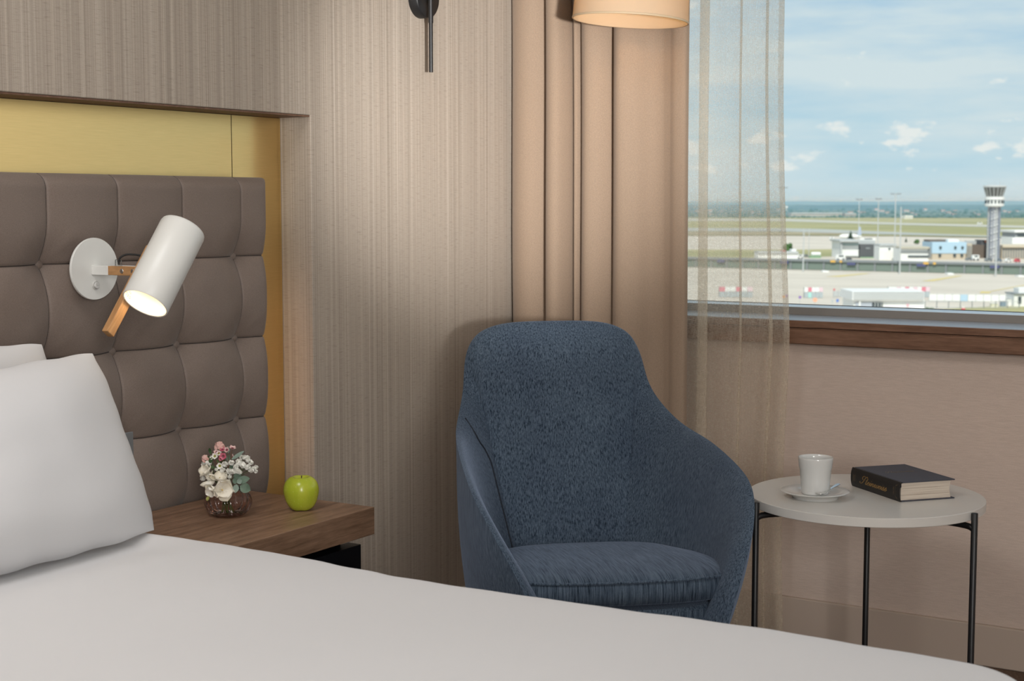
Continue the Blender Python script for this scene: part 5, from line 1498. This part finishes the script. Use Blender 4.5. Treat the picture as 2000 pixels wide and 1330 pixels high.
for i, (u, v, w, h) in enumerate(((1811, 605, 9, 5), (1818, 606, 12, 6))):
    k = kpx(v); o = thing('shrub', ('low green shrub at the corner of the white shed', 'wider green shrub right of the white shed corner')[i], 'shrub', gp(u, v)); b = MB(); r_ = random.Random(i)
    for j in range(14): rr = h * k * r_.uniform(.22, .4); b.lathe([(rr * .8, 0), (rr, rr * .5), (rr * .6, rr * 1.2), (.01, rr * 1.5)], 8, Matrix.Translation((r_.uniform(-.4, .4) * w * k, r_.uniform(-.4, .4) * w * k, r_.uniform(0, .4) * h * k)))
    b.build('foliage', TREE, o)
for i, u in enumerate((1613, 1857, 1995)):
    v = (532, 536.5, 541)[i]
    o, px, k = bld('barrier_block', ('pale flat block on the apron before the left part of the glazed walkway', 'pale flat block on the apron before the middle of the glazed walkway', 'pale flat block on the apron before the right end of the glazed walkway')[i], 'block', u - 6, u + 6, v)
    px('block', 0, 12, 0, 3, 0, 3, EW)

# ------------------------------------------------------------------ sky and light
w = bpy.data.worlds.new('sky'); SC.world = w; w.use_nodes = True
nt = w.node_tree; bg = nt.nodes['Background']
tc = N(nt, 'ShaderNodeTexCoord'); sp = N(nt, 'ShaderNodeSeparateXYZ'); nt.links.new(tc.outputs['Generated'], sp.inputs[0])
base = ramp(nt, sp.outputs['Z'], [(0.0, (.53, .71, .80, 1)), (.05, (.47, .68, .80, 1)), (.12, (.36, .58, .78, 1)), (.5, (.20, .38, .66, 1))])
def sky_noise(scale, detail, rough, off):
    mp = N(nt, 'ShaderNodeMapping'); mp.inputs['Scale'].default_value = scale; mp.inputs['Location'].default_value = off
    nt.links.new(tc.outputs['Generated'], mp.inputs['Vector'])
    return noise_tex(nt, mp.outputs['Vector'], 1, detail, rough)
wisp = ramp(nt, sky_noise((5, 5, 34), 6, .58, (3, 1, .35)), [(.32, (0, 0, 0, 1)), (.60, (1, 1, 1, 1))])
sky = mix(nt, base, (.68, .78, .82, 1), wisp)
cum = sky_noise((34, 34, 78), 6, .56, (1.2, 4.4, .6))
band = ramp(nt, sp.outputs['Z'], [(.012, (0, 0, 0, 1)), (.026, (.5, .5, .5, 1)), (.042, (.5, .5, .5, 1)), (.062, (0, 0, 0, 1))])
ad = N(nt, 'ShaderNodeMath', operation='MULTIPLY_ADD'); nt.links.new(band, ad.inputs[0]); ad.inputs[1].default_value = .26; nt.links.new(cum, ad.inputs[2])
puffc = ramp(nt, ad.outputs[0], [(.66, (0, 0, 0, 1)), (.74, (1, 1, 1, 1))])
sky = mix(nt, sky, (.84, .87, .86, 1), puffc)
# bright patch added to the unseen sky, reflected as the glow on the brass
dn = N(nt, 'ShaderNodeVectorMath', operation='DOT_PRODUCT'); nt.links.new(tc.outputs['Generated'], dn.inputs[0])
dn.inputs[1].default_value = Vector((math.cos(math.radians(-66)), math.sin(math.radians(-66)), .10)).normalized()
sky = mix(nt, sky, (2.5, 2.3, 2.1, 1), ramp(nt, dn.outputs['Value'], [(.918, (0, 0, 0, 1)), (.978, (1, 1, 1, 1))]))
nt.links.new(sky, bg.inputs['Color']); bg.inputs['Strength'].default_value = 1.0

def light(name, typ, loc, energy, col=(1, 1, 1), rot=None, **kw):
    d = bpy.data.lights.new(name, typ); d.energy = energy; d.color = col
    for k, v in kw.items(): setattr(d, k, v)
    o = bpy.data.objects.new(name, d); COL.objects.link(o); o.location = loc
    if rot: o.rotation_euler = rot
    return o
def aim(o, t):
    o.rotation_euler = (Vector(t) - o.location).to_track_quat('-Z', 'Y').to_euler()
s = light('sun', 'SUN', (0, 0, 50), 3.9, (1, .95, .86), angle=.01); aim(s, Vector((0, 0, 50)) + Vector((.62, .22, -.75)))
light('ceiling_fill', 'AREA', (.80, 1.60, ZC - .02), 25, (1, .985, .97), shape='DISK', size=1.0)  # unseen fill added at ceiling height over the bed, without a fitting
k = light('room_fill', 'AREA', (-1.5, -1.7, 1.6), 150, (1, .985, .965), shape='RECTANGLE', size=1.6, size_y=1.3); aim(k, (3.4, 1.2, 1.0))  # unseen soft frontal fill added behind the camera
k = light('camera_side_spot', 'SPOT', (.25, -.45, 1.12), 920, (1, .985, .96), spot_size=.352, spot_blend=1.0, shadow_soft_size=.06); aim(k, (3.50, 2.2, 1.42))  # unseen spot added beside the camera to throw the wallpaper's pool of light
p = SCN + AX * (.0 - .035)
s = light('reading_light', 'SPOT', p, .42, (1, .76, .48), spot_size=2.2, spot_blend=.4, shadow_soft_size=.015); aim(s, p - AX)

SC.view_settings.view_transform = 'Standard'; SC.view_settings.look = 'None'
SC.view_settings.exposure = 0.0; SC.view_settings.gamma = 1.0; SC.view_settings.use_curve_mapping = False
SC.cycles.max_bounces = 10; SC.cycles.transparent_max_bounces = 24; SC.cycles.diffuse_bounces = 5
SC.cycles.sample_clamp_indirect = 6.0
